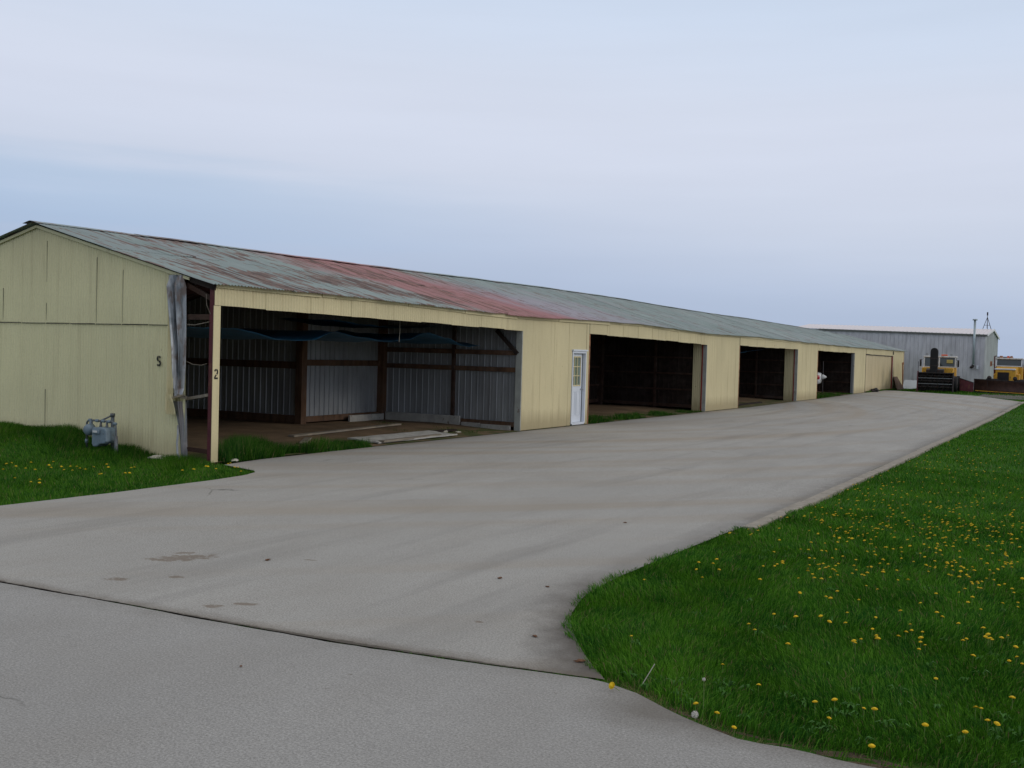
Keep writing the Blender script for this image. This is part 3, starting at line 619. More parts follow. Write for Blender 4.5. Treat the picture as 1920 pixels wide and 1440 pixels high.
    slope('roof_back', BX-.15, HX, lambda y: 2.92, lambda y: ridge(y), 0., MT['roof'], True)
    # ridge cap in lengths, some lifted
    y = -.2
    while y < YE+.3:
        l = 2.4; k = random.uniform(.0, .008); k2 = random.uniform(.0, .02) if random.random() < .35 else k; bm = MB(); y1 = min(y+l+.05, YE+.32)
        P = []
        for yy, kk in ((y, k), ((y+y1)/2, k*.7+.008), (y1, k2)):
            z = ridge(yy)+.028+kk; P.append([(HX+.20, yy, z-.045), (HX+.1, yy, z-.018), (HX+.02, yy, z), (HX-.02, yy, z), (HX-.1, yy, z-.018), (HX-.20, yy, z-.045)])
        bm.grid(P); bm.build('ridge_cap', MT['roof'], H, solid=.003); y += l
    # rafters and purlins
    for y in np.arange(.9, YE, 2.44):
        for s_, xa, xb in ((0, -.05, HX), (1, BX+.05, HX)):
            MB().bar((xa, y, roofz(xa, y)-.13), (xb, y, roofz(xb, y)-.13), .045, .16).build('rafter', MT['woodd'], H)
    for x in (-.9, -1.9, -2.9, -3.9):
        P = [(x, yy, roofz(x, yy)-.035) for yy in np.arange(0.02, YE, 1.8)]; bm = MB()
        for a, b in zip(P[:-1], P[1:]): bm.bar(a, b, .09, .035)
        bm.build('purlin', MT['woodd'], H)
    # back wall, far gable
    corr('back_wall', MT['cream_g'], H, 0, YE, lambda u: (BX, u), (-1, 0), lambda u: -.1, lambda u: 2.93, seg=3)
    corr('far_gable_wall', MT['cream_g'], H, BX, 0, lambda u: (u, YE), (0, 1), lambda u: .0, lambda u: roofz(u, YE)-.03, seg=3)
    MB().box(-.01, .025, YE-.05, YE+.02, g(YE), eave(YE)-.03).build('corner_trim', MT['rustedge'], H)
    # interior partitions
    def part(xa, ya, xb, yb, mat, name='partition', rib=.19, nrm=(0, -1)):
        L = math.hypot(xb-xa, yb-ya); P = lambda u: (xa+(xb-xa)*u/L, ya+(yb-ya)*u/L)
        corr(name, mat, H, 0, L, P, nrm, lambda u: gf(*P(u))+.10, lambda u: roofz(*P(u))-.05, pitch=rib, amp=.022, rib=True)
    def girt(a, b, w=.05, h=.14, m_='wood'): MB().bar(a, b, w, h).build('girt', MT[m_], H)
    for i, (a, b) in enumerate(OP):
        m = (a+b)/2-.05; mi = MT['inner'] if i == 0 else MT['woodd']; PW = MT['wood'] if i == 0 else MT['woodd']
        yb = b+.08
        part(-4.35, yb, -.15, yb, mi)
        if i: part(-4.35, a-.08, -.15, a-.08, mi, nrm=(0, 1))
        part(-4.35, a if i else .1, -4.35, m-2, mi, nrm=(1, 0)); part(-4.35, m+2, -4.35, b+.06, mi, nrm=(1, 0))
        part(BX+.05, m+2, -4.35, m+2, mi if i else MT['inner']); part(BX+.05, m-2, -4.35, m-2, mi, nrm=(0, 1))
        mw = 'wood' if i == 0 else 'woodm'
        # rails
        yr = b+.03
        for z in ((1.52, 1.95) if i == 0 else (.75, 1.35, 1.95)): girt((-4.32, yr, z), (-.16, yr, z), .05, .12 if i == 0 else .06, mw)
        xr_ = -4.30
        for z in ((1.57,) if i == 0 else (.8, 1.5)): girt((xr_, m+2, z), (xr_, b, z), .05, .15 if i == 0 else .08, mw)
        girt((BX+.1, m+1.96, 1.5), (-4.4, m+1.96, 1.5), .05, .17, mw)
        girt((xr_, m+2, .17), (xr_, b, .19), .05, .14, mw); girt((BX+.1, m+1.96, .17), (-4.4, m+1.96, .17), .05, .2, mw)
        girt((-4.32, yr, .17), (-.16, yr, .13), .05, .12, mw)
        for px, py, w in ((-4.28, m+1.97, .20), (-4.26, b-.02, .20), (-2.02, b+.04, .09), (-4.28, m-2, .16)):
            MB().box(px-w/2, px+w/2, py-w/2, py+w/2, g(py)-.02, roofz(px, py)-.06).build('post', MT[mw] if px < -2.5 else MT['woodm'], H, bevel=.005)
    b0 = OP[0][1]
    girt((-.72, b0-.03, 2.52), (-.10, b0-.03, 1.93), .05, .10, 'woodd')
    # footing blocks in bay one
    MB().box(-4.16, -4.10, 9.1, 10.6, .05, .22).build('footing_block', MT['block'], H, bevel=.006)
    MB().box(-4.1, -1.75, b0-.06, b0+.0, .03, .27).build('footing_block', MT['block'], H, bevel=.006)
    MB().box(-1.7, -1.15, b0-.05, b0+.01, -.02, .12).build('footing_block', MT['block'], H, bevel=.006)
    MB().box(-1.12, -.25, b0-.05, b0+.01, -.03, .10).build('footing_block', MT['block'], H, bevel=.006)
    # old cream sheets just inside bays two and three
    for b, xa, zt in ((OP[1][1], -.50, 2.46), (OP[2][1], -.62, 2.5)):
        corr('side_panel', MT['cream'], H, xa, -.17, lambda u: (u, b-.02), (0, -1), lambda u: gf(u, b)-.02, lambda u: zt+.1, amp=.004)
        MB().box(-.165, -.12, b-.05, b-.02, g(b), zt).build('panel_edge', MT['red'], H)
    MB().box(-.155, -.03, 52.80, 52.86, .06, 2.5).build('side_panel', MT['galvd'], H)
    # closed sliding door of bay five
    a, b = OP[4]
    d = corr('sliding_door', MT['tan'], H, a+.02, b-.25, lambda u: (-.035, u), (1, 0), lambda u: g(u)+.05, lambda u: head(u)-.04, amp=.003, pitch=.15, seam=1.2)
    MB().box(-.02, .03, a+.0, b+.02, head(a)-.05, head(a)-.01).build('door_track', MT['darkmetal'], H)
    MB().box(-.02, .012, a-.02, a+.03, g(a), head(a)-.05).build('jamb_edge', MT['darkmetal'], H)
    MB().box(-.03, .03, b-.25, b+.0, g(b), head(b)-.03).build('jamb', MT['red'], H)
    MB().box(-.06, .02, b+.02, b+.20, g(b), head(b)-.03).build('jamb', MT['jamb'], H)
    MB().box(.03, .06, b-.1, b+.12, 2.58, 2.82).build('dark_gap_block', MT['black'], H)  # black block painted as the dark open notch in the wall above the door
    # white entrance door
    D = MB(); y0, y1, zt, zb = 13.69, 14.59, 2.05, .02
    fr = MB().box(-.06, .03, y0, y0+.055, zb, zt).box(-.06, .03, y1-.055, y1, zb, zt).box(-.06, .03, y0+.055, y1-.055, zt-.06, zt).build('door_frame', MT['white'], H, bevel=.004)
    MB().box(.0, .06, y0-.03, y1+.03, zt+.003, zt+.045).build('drip_cap', MT['white'], fr)
    MB().box(-.10, .03, y0+.056, y1-.056, zb-.03, zb+.03).build('threshold', MT['white'], fr)
    dx = -.075; wy0, wy1, wz0, wz1 = y0+.15, y1-.19, 1.10, 1.87
    door = MB()
    door.box(dx-.04, dx, y0+.058, wy0, zb+.035, zt-.063).box(dx-.04, dx, wy1, y1-.058, zb+.035, zt-.063).box(dx-.04, dx, wy0, wy1, zb+.035, wz0).box(dx-.04, dx, wy0, wy1, wz1, zt-.063)
    dr = door.build('door', MT['white'], H)
    MB().box(dx-.03, dx-.018, wy0, wy1, wz0, wz1).build('window', MT['dglass'], dr)
    mu = MB()
    for k in (1, 2): y = wy0+(wy1-wy0)*k/3; mu.box(dx-.016, dx+.006, y-.012, y+.012, wz0, wz1); z = wz0+(wz1-wz0)*k/3; mu.box(dx-.018, dx+.008, wy0, wy1, z-.012, z+.012)
    mu.box(dx+.001, dx+.012, wy0-.03, wy1+.03, wz0-.035, wz0).box(dx+.001, dx+.012, wy0-.03, wy1+.03, wz1, wz1+.035).box(dx+.001, dx+.012, wy0-.03, wy0, wz0, wz1).box(dx+.001, dx+.012, wy1, wy1+.03, wz0, wz1)
    mu.build('muntins', MT['cream_t'], dr)
    pn = MB()
    for ya, yb in ((y0+.15, y0+.41), (y0+.47, y1-.16)):
        for (a1, a2, b1, b2) in ((ya, yb, .25, .265), (ya, yb, .905, .92), (ya, ya+.015, .25, .92), (yb-.015, yb, .25, .92)): pn.box(dx+.001, dx+.009, a1, a2, b1, b2)
        pn.box(dx+.001, dx+.007, ya+.05, yb-.05, .31, .86)
    pn.build('door_panel', MT['white'], dr, bevel=.003)
    MB().tube([(dx, y1-.13, .98), (dx+.055, y1-.13, .98)], .012, 8).blob((dx+.065, y1-.13, .98), .028, 2, 0).build('door_knob', MT['galv'], dr, True)
    # interior lining behind the door so the wall is not see-through
    # stencilled marks
    def strokes(name, paths, to3, w, nrm):
        v = []; f = []
        for path in paths:
            n = len(v); m_ = len(path)
            for i, p in enumerate(path):
                a = path[max(i-1, 0)]; b = path[min(i+1, m_-1)]; dx_, dy_ = b[0]-a[0], b[1]-a[1]; L = math.hypot(dx_, dy_) or 1
                nx, ny = -dy_/L*w/2, dx_/L*w/2
                v.append(to3(p[0]+nx, p[1]+ny)); v.append(to3(p[0]-nx, p[1]-ny))
            for i in range(m_-1): k = n+2*i; f.append((k, k+1, k+3, k+2))
        o = link(name, mesh(name, v, f), MT['black'], H); md = o.modifiers.new('solid', 'SOLIDIFY'); md.thickness = .002; return o
    arc = lambda cx, cy, rx, ry, a0, a1, n=8: [(cx+rx*math.cos(math.radians(a0+(a1-a0)*k/n)), cy+ry*math.sin(math.radians(a0+(a1-a0)*k/n))) for k in range(n+1)]
    h = .155
    Sp = [arc(0, .115, .030, .034, 25, 82), arc(0, .115, .030, .034, 98, 262)[:], arc(0, .042, .030, .036, 82, -82), arc(0, .042, .030, .036, -98, -155)]
    strokes('painted_letter', Sp, lambda u, v_: (-1.20+u*1.15, -.032, 1.56+v_*1.08), .029, None)
    T2 = [arc(0, .112, .032, .040, 165, 98), arc(0, .112, .032, .040, 82, -35)+[(-.006, .045), (-.030, .02)], [(-.036, .008), (.036, .008)]]
    T2 = [arc(0, .112, .032, .040, 165, 98), arc(0, .112, .032, .040, 82, -30)+[(.012, .075)], [(.004, .064), (-.022, .036), (-.034, .012)], [(-.042, .008), (.040, .008)]]
    strokes('painted_number', T2, lambda u, v_: (.0125, .072+u, 1.385+v_), .029, None)
hangar()

# ------------------------------------------------------------------ things in the bays
def sag(name, label, pts_x, pts_y, zf, mat, rows=18, cols=40, group=None):
    P = []
    for i in range(rows+1):
        x = pts_x[0]+(pts_x[1]-pts_x[0])*i/rows; r = []
        for j in range(cols+1):
            y = pts_y[0]+(pts_y[1]-pts_y[0])*j/cols; r.append((x+.06*mn.noise(Vector((y, x, 0))), y, zf(x, y)+.03*mn.noise(Vector((x*1.5, y*1.5, 2)))+.015*mn.noise(Vector((x*6, y*6, 2)))))
        P.append(r)
    o = MB().grid(P).build(name, MT[mat], None, True, solid=.004); return tag(o, label, 'tarp', group)
def smooth_nodes(y, pts):
    for (a, b), (c, d) in zip(pts[:-1], pts[1:]):
        if y <= c: t = min(1, max(0, (y-a)/(c-a))); t = t*t*(3-2*t); return b+(d-b)*t
    return pts[-1][1]
nodes = [(0.3, 2.40), (1.4, 2.34), (2.6, 2.22), (3.6, 2.30), (4.5, 2.45), (5.3, 2.30), (6.2, 2.26), (7.1, 2.33), (7.8, 2.48), (8.6, 2.38), (9.6, 2.28), (10.3, 2.34)]
sag('tarp', 'blue tarp sagging from the rafters across the nearest open bay', (-3.4, -.95), (.4, 10.3), lambda x, y: smooth_nodes(y, nodes)-.16+.16*((x+2.2)/1.2)**2*(.3+.2*math.sin(y*1.1))-.07*float(sstep(-1.5, -.95, x))*(.5+.5*math.sin(y*1.9+1)), 'tarp', rows=30, cols=90)
sag('tarp', 'small blue tarp slung above the larger one in the nearest bay', (-3.0, -1.4), (5.0, 9.0), lambda x, y: 2.55-.10*math.sin((y-5)/4*PI)+.04*x*0, 'tarp', 8, 20)
sag('tarp', 'dark blue tarp hanging in the upper corner of the third bay', (-3.9, -.5), (29.6, 35.8), lambda x, y: 2.15+.34*((y-29.6)/6.2)-.25*math.sin((x+3.9)/3.4*PI)*.6, 'tarp', 10, 24)
tag(MB().tube([(-.9, 6.62, 2.62), (-.9, 6.64, 2.4), (-.88, 6.6, 2.22), (-.885, 6.6, 2.12)], .008, 6).build('rope', MT['rope'], None, True), 'pale rope dangling below the header of the nearest bay', 'rope')
def plank(name, label, cx, cy, l, w, t, ang, z=None, mat='plank', tilt=0, group=None):
    b = MB().box(-w/2, w/2, -l/2, l/2, 0, t); o = b.build(name, MT[mat], None, bevel=.004)
    o.location = (cx, cy, (gf(cx, cy) if z is None else z)+.004+abs(tilt)*l/2); o.rotation_euler = (tilt, 0, ang); return tag(o, label, 'board', group)
plank('plank', 'long grey plank lying furthest into the nearest bay by the dirt', -2.2, 6.6, 4.6, .16, .04, .10, tilt=.004)
plank('plank', 'dark plank lying just inside the edge of the nearest bay', -1.0, 7.4, 3.4, .15, .04, -.05, mat='woodd', tilt=.004)
plank('plank', 'broken plank nearest the pavement edge of the nearest bay', -.22, 6.2, 2.4, .14, .04, .05, z=.02)
plank('plank', 'short plank beside the tuft of tall grass in the nearest bay', -1.4, 4.1, 1.2, .14, .03, .6)
P = []
for i in range(12):
    P.append([(-.95+k*.1+.02*mn.noise(Vector((i, k, 0))), 4.9+i*.28, .028+.035*float(sstep(-.4, -.9, -.95+k*.1))+.012*mn.noise(Vector((i*.8, k*.8, 0)))) for k in range(9)])
tag(MB().grid(P).build('concrete_slab', MT['block'], None, solid=.03), 'broken pale concrete slab strip in the mouth of the nearest bay', 'slab')
for k, (x, y, s_, lb) in enumerate([(-.9, 8.6, .07, 'white chunk of rubble on the floor by the right wall of the nearest bay'), (.10, .42, .055, 'pale flat stone at the foot of the post numbered two'), (-.98, -.22, .09, 'pale stone half hidden in grass at the gable foot'), (-.7, 8.9, .045, 'smaller chip of rubble beside the white chunk in the nearest bay')]):
    b = MB().blob((0, 0, 0), (s_*1.5, s_, s_*.5), 3, .5, k); o = b.build('stone', MT['stone'], None); o.location = (x, y, (gf(x, y) if x < 0 and y > 0 else 0)+s_*.3); o.rotation_euler = (0, 0, .9); tag(o, lb, 'stone')
plank('plank', 'reddish plank lying on the dirt floor of the second bay', -1.2, 17.4, 1.8, .2, .05, 1.1, mat='wood')
plank('plank', 'pale board lying near the left side of the second bay', -2.2, 17.0, 1.2, .15, .04, .2)
plank('plank', 'dark plank across the floor of the third bay', -.7, 33.4, 4.2, .16, .05, .02, mat='woodd')
# crate-like debris in the dark of bay two
o = MB().box(-.12, .12, -.1, .1, 0, .22).box(-.13, .13, -.11, .11, .22, .25).build('paint_bucket', MT['whited'], None, bevel=.02); o.location = (-3.6, 17.8, gf(-3.6, 17.8)); tag(o, 'small pale box on the floor at the back of the second bay', 'box')

# aircraft in the fourth bay, nose to the apron
def plane():
    t = thing('airplane', 'small white and red high-wing airplane parked nose out in the fourth bay', 'airplane', (-.50, 48.0, g(48)-.16))
    # stations along x (nose +x), (x, halfwidth, zbot, ztop)
    st = [(-.30, .10, 1.12, 1.32), (-.36, .30, .86, 1.44), (-.6, .42, .76, 1.50), (-1.3, .50, .74, 1.56), (-1.9, .54, .74, 1.66), (-2.4, .56, .74, 2.05), (-3.6, .56, .76, 2.12), (-4.6, .42, .86, 1.80), (-6.2, .22, 1.05, 1.55), (-7.6, .08, 1.2, 1.5)]
    P = []; n = 20
    for x, w, zb, zt in st:
        P.append([(x, w*math.copysign(abs(math.cos(a))**.75, math.cos(a)), (zb+zt)/2+(zt-zb)/2*math.copysign(abs(math.sin(a))**.75, math.sin(a))) for a in [2*PI*k/n for k in range(n+1)]])
    b = MB().grid(P); b.build('fuselage', MT['planewhite'], t, True)
    Q = []
    for x, w, zb, zt in st[1:8]:
        zc = (zb+zt)/2; Q.append([(x+.02, -w*1.0-.012, 1.30), (x+.02, -w*1.0-.012, 1.08)])
    MB().grid(Q).build('red_stripe', MT['planered'], t, True, solid=.004)
    Q = [[(x, -y, z) for x, y, z in [(a[0], a[1], a[2]) for a in r]] for r in Q]; MB().grid(Q).build('red_stripe', MT['planered'], t, True, solid=.004)
    MB().tube([(-.30, 0, 1.22), (-.24, 0, 1.22), (-.14, 0, 1.22), (-.06, 0, 1.22), (-.02, 0, 1.22)], [.15, .145, .10, .045, .005], 16).build('spinner', MT['planewhite'], t, True)
    MB().box(-.25, -.22, -.05, .05, .35, 1.18, rotx(.1)).box(-.25, -.22, -.05, .05, 1.26, 2.1, rotx(.1)).build('propeller', MT['darkmetal'], t)
    MB().box(-3.5, -2.0, -4.2, 4.2, 2.10, 2.22).build('wing', MT['planewhite'], t, bevel=.05)
    MB().hexa([(-2.35, -.53, 1.62), (-1.85, -.50, 1.60), (-1.85, .50, 1.60), (-2.35, .53, 1.62)], [(-2.45, -.50, 2.08), (-2.35, -.48, 2.06), (-2.35, .48, 2.06), (-2.45, .50, 2.08)]).build('windshield', MT['glass'], t)
    for s_ in (-1, 1):
        MB().tube([(-2.9, s_*.5, .85), (-2.85, s_*2.0, 2.1)], .03, 6).build('wing_strut', MT['planewhite'], t)
        MB().tube([(-2.9, s_*.45, .85), (-2.9, s_*1.15, .28)], .035, 6).build('main_gear_leg', MT['planewhite'], t)
        MB().tube([(-2.9, s_*1.1, .22), (-2.9, s_*1.24, .22)], .20, 16).build('wheel', MT['rubber'], t, True)
    MB().tube([(-.75, 0, .85), (-.70, 0, .25)], .03, 8).build('nose_gear_leg', MT['planewhite'], t)
    MB().tube([(-.7, -.06, .17), (-.7, .06, .17)], .17, 16).build('wheel', MT['rubber'], t, True)
    MB().hexa([(-7.7, -.03, 1.4), (-6.6, -.03, 1.4), (-6.6, .03, 1.4), (-7.7, .03, 1.4)], [(-7.8, -.02, 2.5), (-7.4, -.02, 2.5), (-7.4, .02, 2.5), (-7.8, .02, 2.5)]).build('tail_fin', MT['planered'], t)
    MB().box(-7.7, -7.0, -1.5, 1.5, 1.4, 1.46).build('tailplane', MT['planewhite'], t)
plane()
b = MB()
for k in range(5): b.blob((random.uniform(-.5, .3), random.uniform(-1.0, 1.2), .4+.15*k), (.35, .5, .30), 3, .6, k+3)
o = b.build('sheeting_heap', MT['sheeting'], None); o.location = (-2.6, 51.2, g(51)); tag(o, 'dim grey crumpled sheeting heaped behind the airplane nose', 'sheeting')

# ------------------------------------------------------------------ gas meter
def meter():
    x0 = -2.38; y = -.5; zg = float(lawn_z(-2.0, -.5))
    t = thing('gas_meter', 'grey gas meter with its pipes standing in the grass against the gable', 'gas meter', (-2.0, y, zg))
    Z = lambda z: z-zg
    X = lambda x: x+2.0
    p = MB(); p.tube([(X(-2.37), 0, Z(-.0)), (X(-2.39), 0, Z(.50)), (X(-2.38), 0, Z(.56)), (X(-2.34), 0, Z(.60)), (X(-2.0), 0, Z(.60)), (X(-1.77), 0, Z(.60)), (X(-1.70), 0, Z(.58)), (X(-1.675), 0, Z(.52)), (X(-1.66), 0, Z(.35)), (X(-1.65), 0, Z(-.05))], .017, 8)
    p.tube([(X(-1.665), 0, Z(.36)), (X(-1.655), 0, Z(-.05))], .032, 8); p.build('pipe', MT['pipe'], t, True)
    p = MB().tube([(X(-1.86), .10, Z(.05)), (X(-1.86), .09, Z(.70))], .030, 8); p.tube([(X(-1.86), .09, Z(.68)), (X(-1.86), .09, Z(.735))], .040, 8); p.build('riser_pipe', MT['pipe'], t, True)
    MB().tube([(X(-2.06), 0, Z(.60)), (X(-1.95), .05, Z(.655)), (X(-1.88), .09, Z(.70))], .014, 6).build('valve_lever', MT['pipe'], t, True)
    for xx, zz in ((-2.30, .60), (-2.13, .60), (-1.98, .60), (-1.70, .57), (-1.84, .60), (-2.385, .24)):
        MB().tube([(X(xx)-.03, 0, Z(zz)), (X(xx)+.03, 0, Z(zz))] if zz > .3 else [(X(xx), 0, Z(zz)-.035), (X(xx), 0, Z(zz)+.035)], .027, 8).build('pipe_fitting', MT['meter'], t, True)
    # body: rounded casting with a belly
    out = [(-2.11, .46), (-2.08, .50), (-1.80, .50), (-1.77, .46), (-1.755, .27), (-1.80, .235), (-1.93, .215), (-1.98, .175), (-2.06, .165), (-2.11, .20)]
    v = [(X(a), yy, Z(b_)) for yy in (-.13, .10) for a, b_ in out]; n = len(out)
    f = [tuple(range(n)), tuple(range(n, 2*n))[::-1]]+[(i, i+n, (i+1) % n+n, (i+1) % n) for i in range(n)]
    MB().add(v, f).build('meter_body', MT['meter'], t, bevel=.022)
    MB().box(X(-2.06), X(-1.90), -.165, -.125, Z(.395), Z(.465)).build('index_box', MT['meter'], t, bevel=.01)
    MB().box(X(-2.04), X(-1.93), -.170, -.166, Z(.415), Z(.45)).build('index_window', MT['whited'], t)
    for xx in (-2.04, -1.89): MB().tube([(X(xx), 0, Z(.46)), (X(xx), 0, Z(.52)), (X(xx), 0, Z(.60))], [.035, .022, .014], 8).build('swivel_nut', MT['pipe'], t, True)
    MB().tube([(X(-2.28), -.10, Z(.44)), (X(-2.28), -.06, Z(.44)), (X(-2.28), .02, Z(.44)), (X(-2.28), .06, Z(.44))], [.075, .10, .10, .06], 16).tube([(X(-2.28), 0, Z(.46)), (X(-2.28), 0, Z(.60))], .03, 8).build('regulator', MT['meter'], t, True)
meter()

# ------------------------------------------------------------------ clutter at the far end
b = MB().hexa([(.42, 66.3, .10), (.45, 69.1, .10), (.48, 69.1, .11), (.45, 66.3, .11)], [(.05, 66.75, 1.02), (.05, 68.3, 1.02), (.08, 68.3, 1.02), (.08, 66.75, 1.02)])
tag(b.build('plywood_panel', MT['brown']), 'brown panel leaning on the cream wall right of the closed sliding door', 'panel')
tag(MB().bar((.35, 69.2, .08), (.28, 69.2, 2.02), .07, .07).box(.27, .37, 69.14, 69.26, 1.9, 2.06).build('timber_pole', MT['rustedge'], None, bevel=.006), 'rusty brown pole standing against the last stretch of cream wall', 'pole')
b = MB().hexa([(.02, 71.0, .12), (1.02, 71.3, .10), (1.02, 71.33, .10), (.02, 71.03, .12)], [(.12, 71.5, .76), (1.00, 71.8, .74), (1.00, 71.83, .74), (.12, 71.53, .76)])
tag(b.build('white_panel', MT['plastic']), 'white sheet propped on edge at the far corner of the hangar', 'panel')
b = MB().blob((0, 0, .1), (.25, .35, .14), 3, .6, 5); o = b.build('debris_heap', MT['darkmetal'], None); o.location = (.25, 58.6, g(58)); tag(o, 'dark scrap lying at the foot of the closed sliding door', 'debris')

# ------------------------------------------------------------------ steel building
def steelbuilding():
    Y = 75.66; x1 = 5.25; x0 = -9.2; w = 11.2; g0 = -.1
    t = thing('steel_building', 'grey ribbed steel building with pale roof behind the trucks', 'building', (0, 0, 0))
    ez = lambda x: 4.36+(5.3-x)/13.6*.31; rzv = lambda x: 4.93+(5.3-x)/13.6*.22
    corr('side_wall', MT['steel'], t, x0, x1, lambda u: (u, Y), (0, -1), lambda u: g0, lambda u: ez(u)-.03, pitch=.30, amp=.035, rib=True)
    corr('gable_wall', MT['steelg'], t, Y, Y+w, lambda u: (x1, u), (1, 0), lambda u: g0, lambda u: (lambda f: ez(x1)+(rzv(x1)-ez(x1))*min(f, 1.)-(rzv(x1)-ez(x1))*max(f-1, 0))((u-Y)/(w/2))-.03, pitch=.30, amp=.03, rib=True)
    yr = Y+w/2
    def slope(ya, yb, zf, n=48):
        v = []; f = []
        xs = []
        for k in range(n+1):
            x = x0-.15+(x1+.3-x0)*k/n; xs += [(x, .03), (x+.03, .03), (x+.05, 0), (x+(x1+.3-x0)/n-.02, 0)] if k < n else [(x, .03)]
        P = [[(x, ya, zf(x, 0)+o) for x, o in xs], [(x, yb, zf(x, 1)+o) for x, o in xs]]
        return MB().grid(P)
    slope(Y-.12, yr, lambda x, t_: ez(x)-.01 if t_ == 0 else rzv(x)).build('roof', MT['sroof'], t, solid=.02)
    slope(Y+w+.12, yr, lambda x, t_: ez(x)-.01 if t_ == 0 else rzv(x)).build('roof', MT['sroof'], t, solid=.02)
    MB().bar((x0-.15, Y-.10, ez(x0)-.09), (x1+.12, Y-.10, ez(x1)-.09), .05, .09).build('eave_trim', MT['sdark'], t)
    MB().bar((x1+.12, Y-.12, ez(x1)-.05), (x1+.12, yr, rzv(x1)-.03), .06, .16).build('rake_trim', MT['strim'], t)
    MB().bar((x1+.12, yr, rzv(x1)-.03), (x1+.12, Y+w+.12, ez(x1)-.05), .06, .16).build('rake_trim', MT['strim'], t)
    MB().box(x1-.05, x1+.05, Y-.05, Y+.05, g0, ez(x1)-.1).build('corner_trim', MT['steelg'], t)
    f = MB().tube([(4.47, Y-.22, 1.95), (4.47, Y-.22, 5.42)], .085, 12).build('flue_pipe', MT['galvp'], t, True)
    MB().tube([(4.47, Y-.22, 5.42), (4.47, Y-.22, 5.52)], .18, 12).build('flue_cap', MT['galvp'], f, True)
    MB().tube([(4.47, Y-.22, 2.0), (4.40, Y-.25, 1.85), (4.3, Y-.1, 1.83)], .10, 10).build('flue_elbow', MT['darkmetal'], f, True)
    MB().box(4.68, 4.82, Y-.16, Y-.05, 1.70, 1.98).build('utility_box', MT['white'], t, bevel=.01)
    # antenna on the ridge
    a = thing('roof_antenna', 'thin tripod antenna mast standing on the steel building ridge', 'antenna', (4.84, yr, rzv(4.8)+.02))
    for k, (dx, dy) in enumerate(((-.33, -.1), (.33, -.1), (0, .35))): MB().bar((dx, dy, -.06), (0, 0, .95), .035, .035).build('leg', MT['darkmetal'], a)
    MB().bar((0, 0, .05), (0, 0, 1.33), .04, .04).box(-.05, .05, -.05, .05, 1.1, 1.36).build('mast', MT['darkmetal'], a)
    MB().bar((-.2, -.06, .30), (.2, -.06, .30), .03, .03).build('crossbar', MT['darkmetal'], a)
steelbuilding()

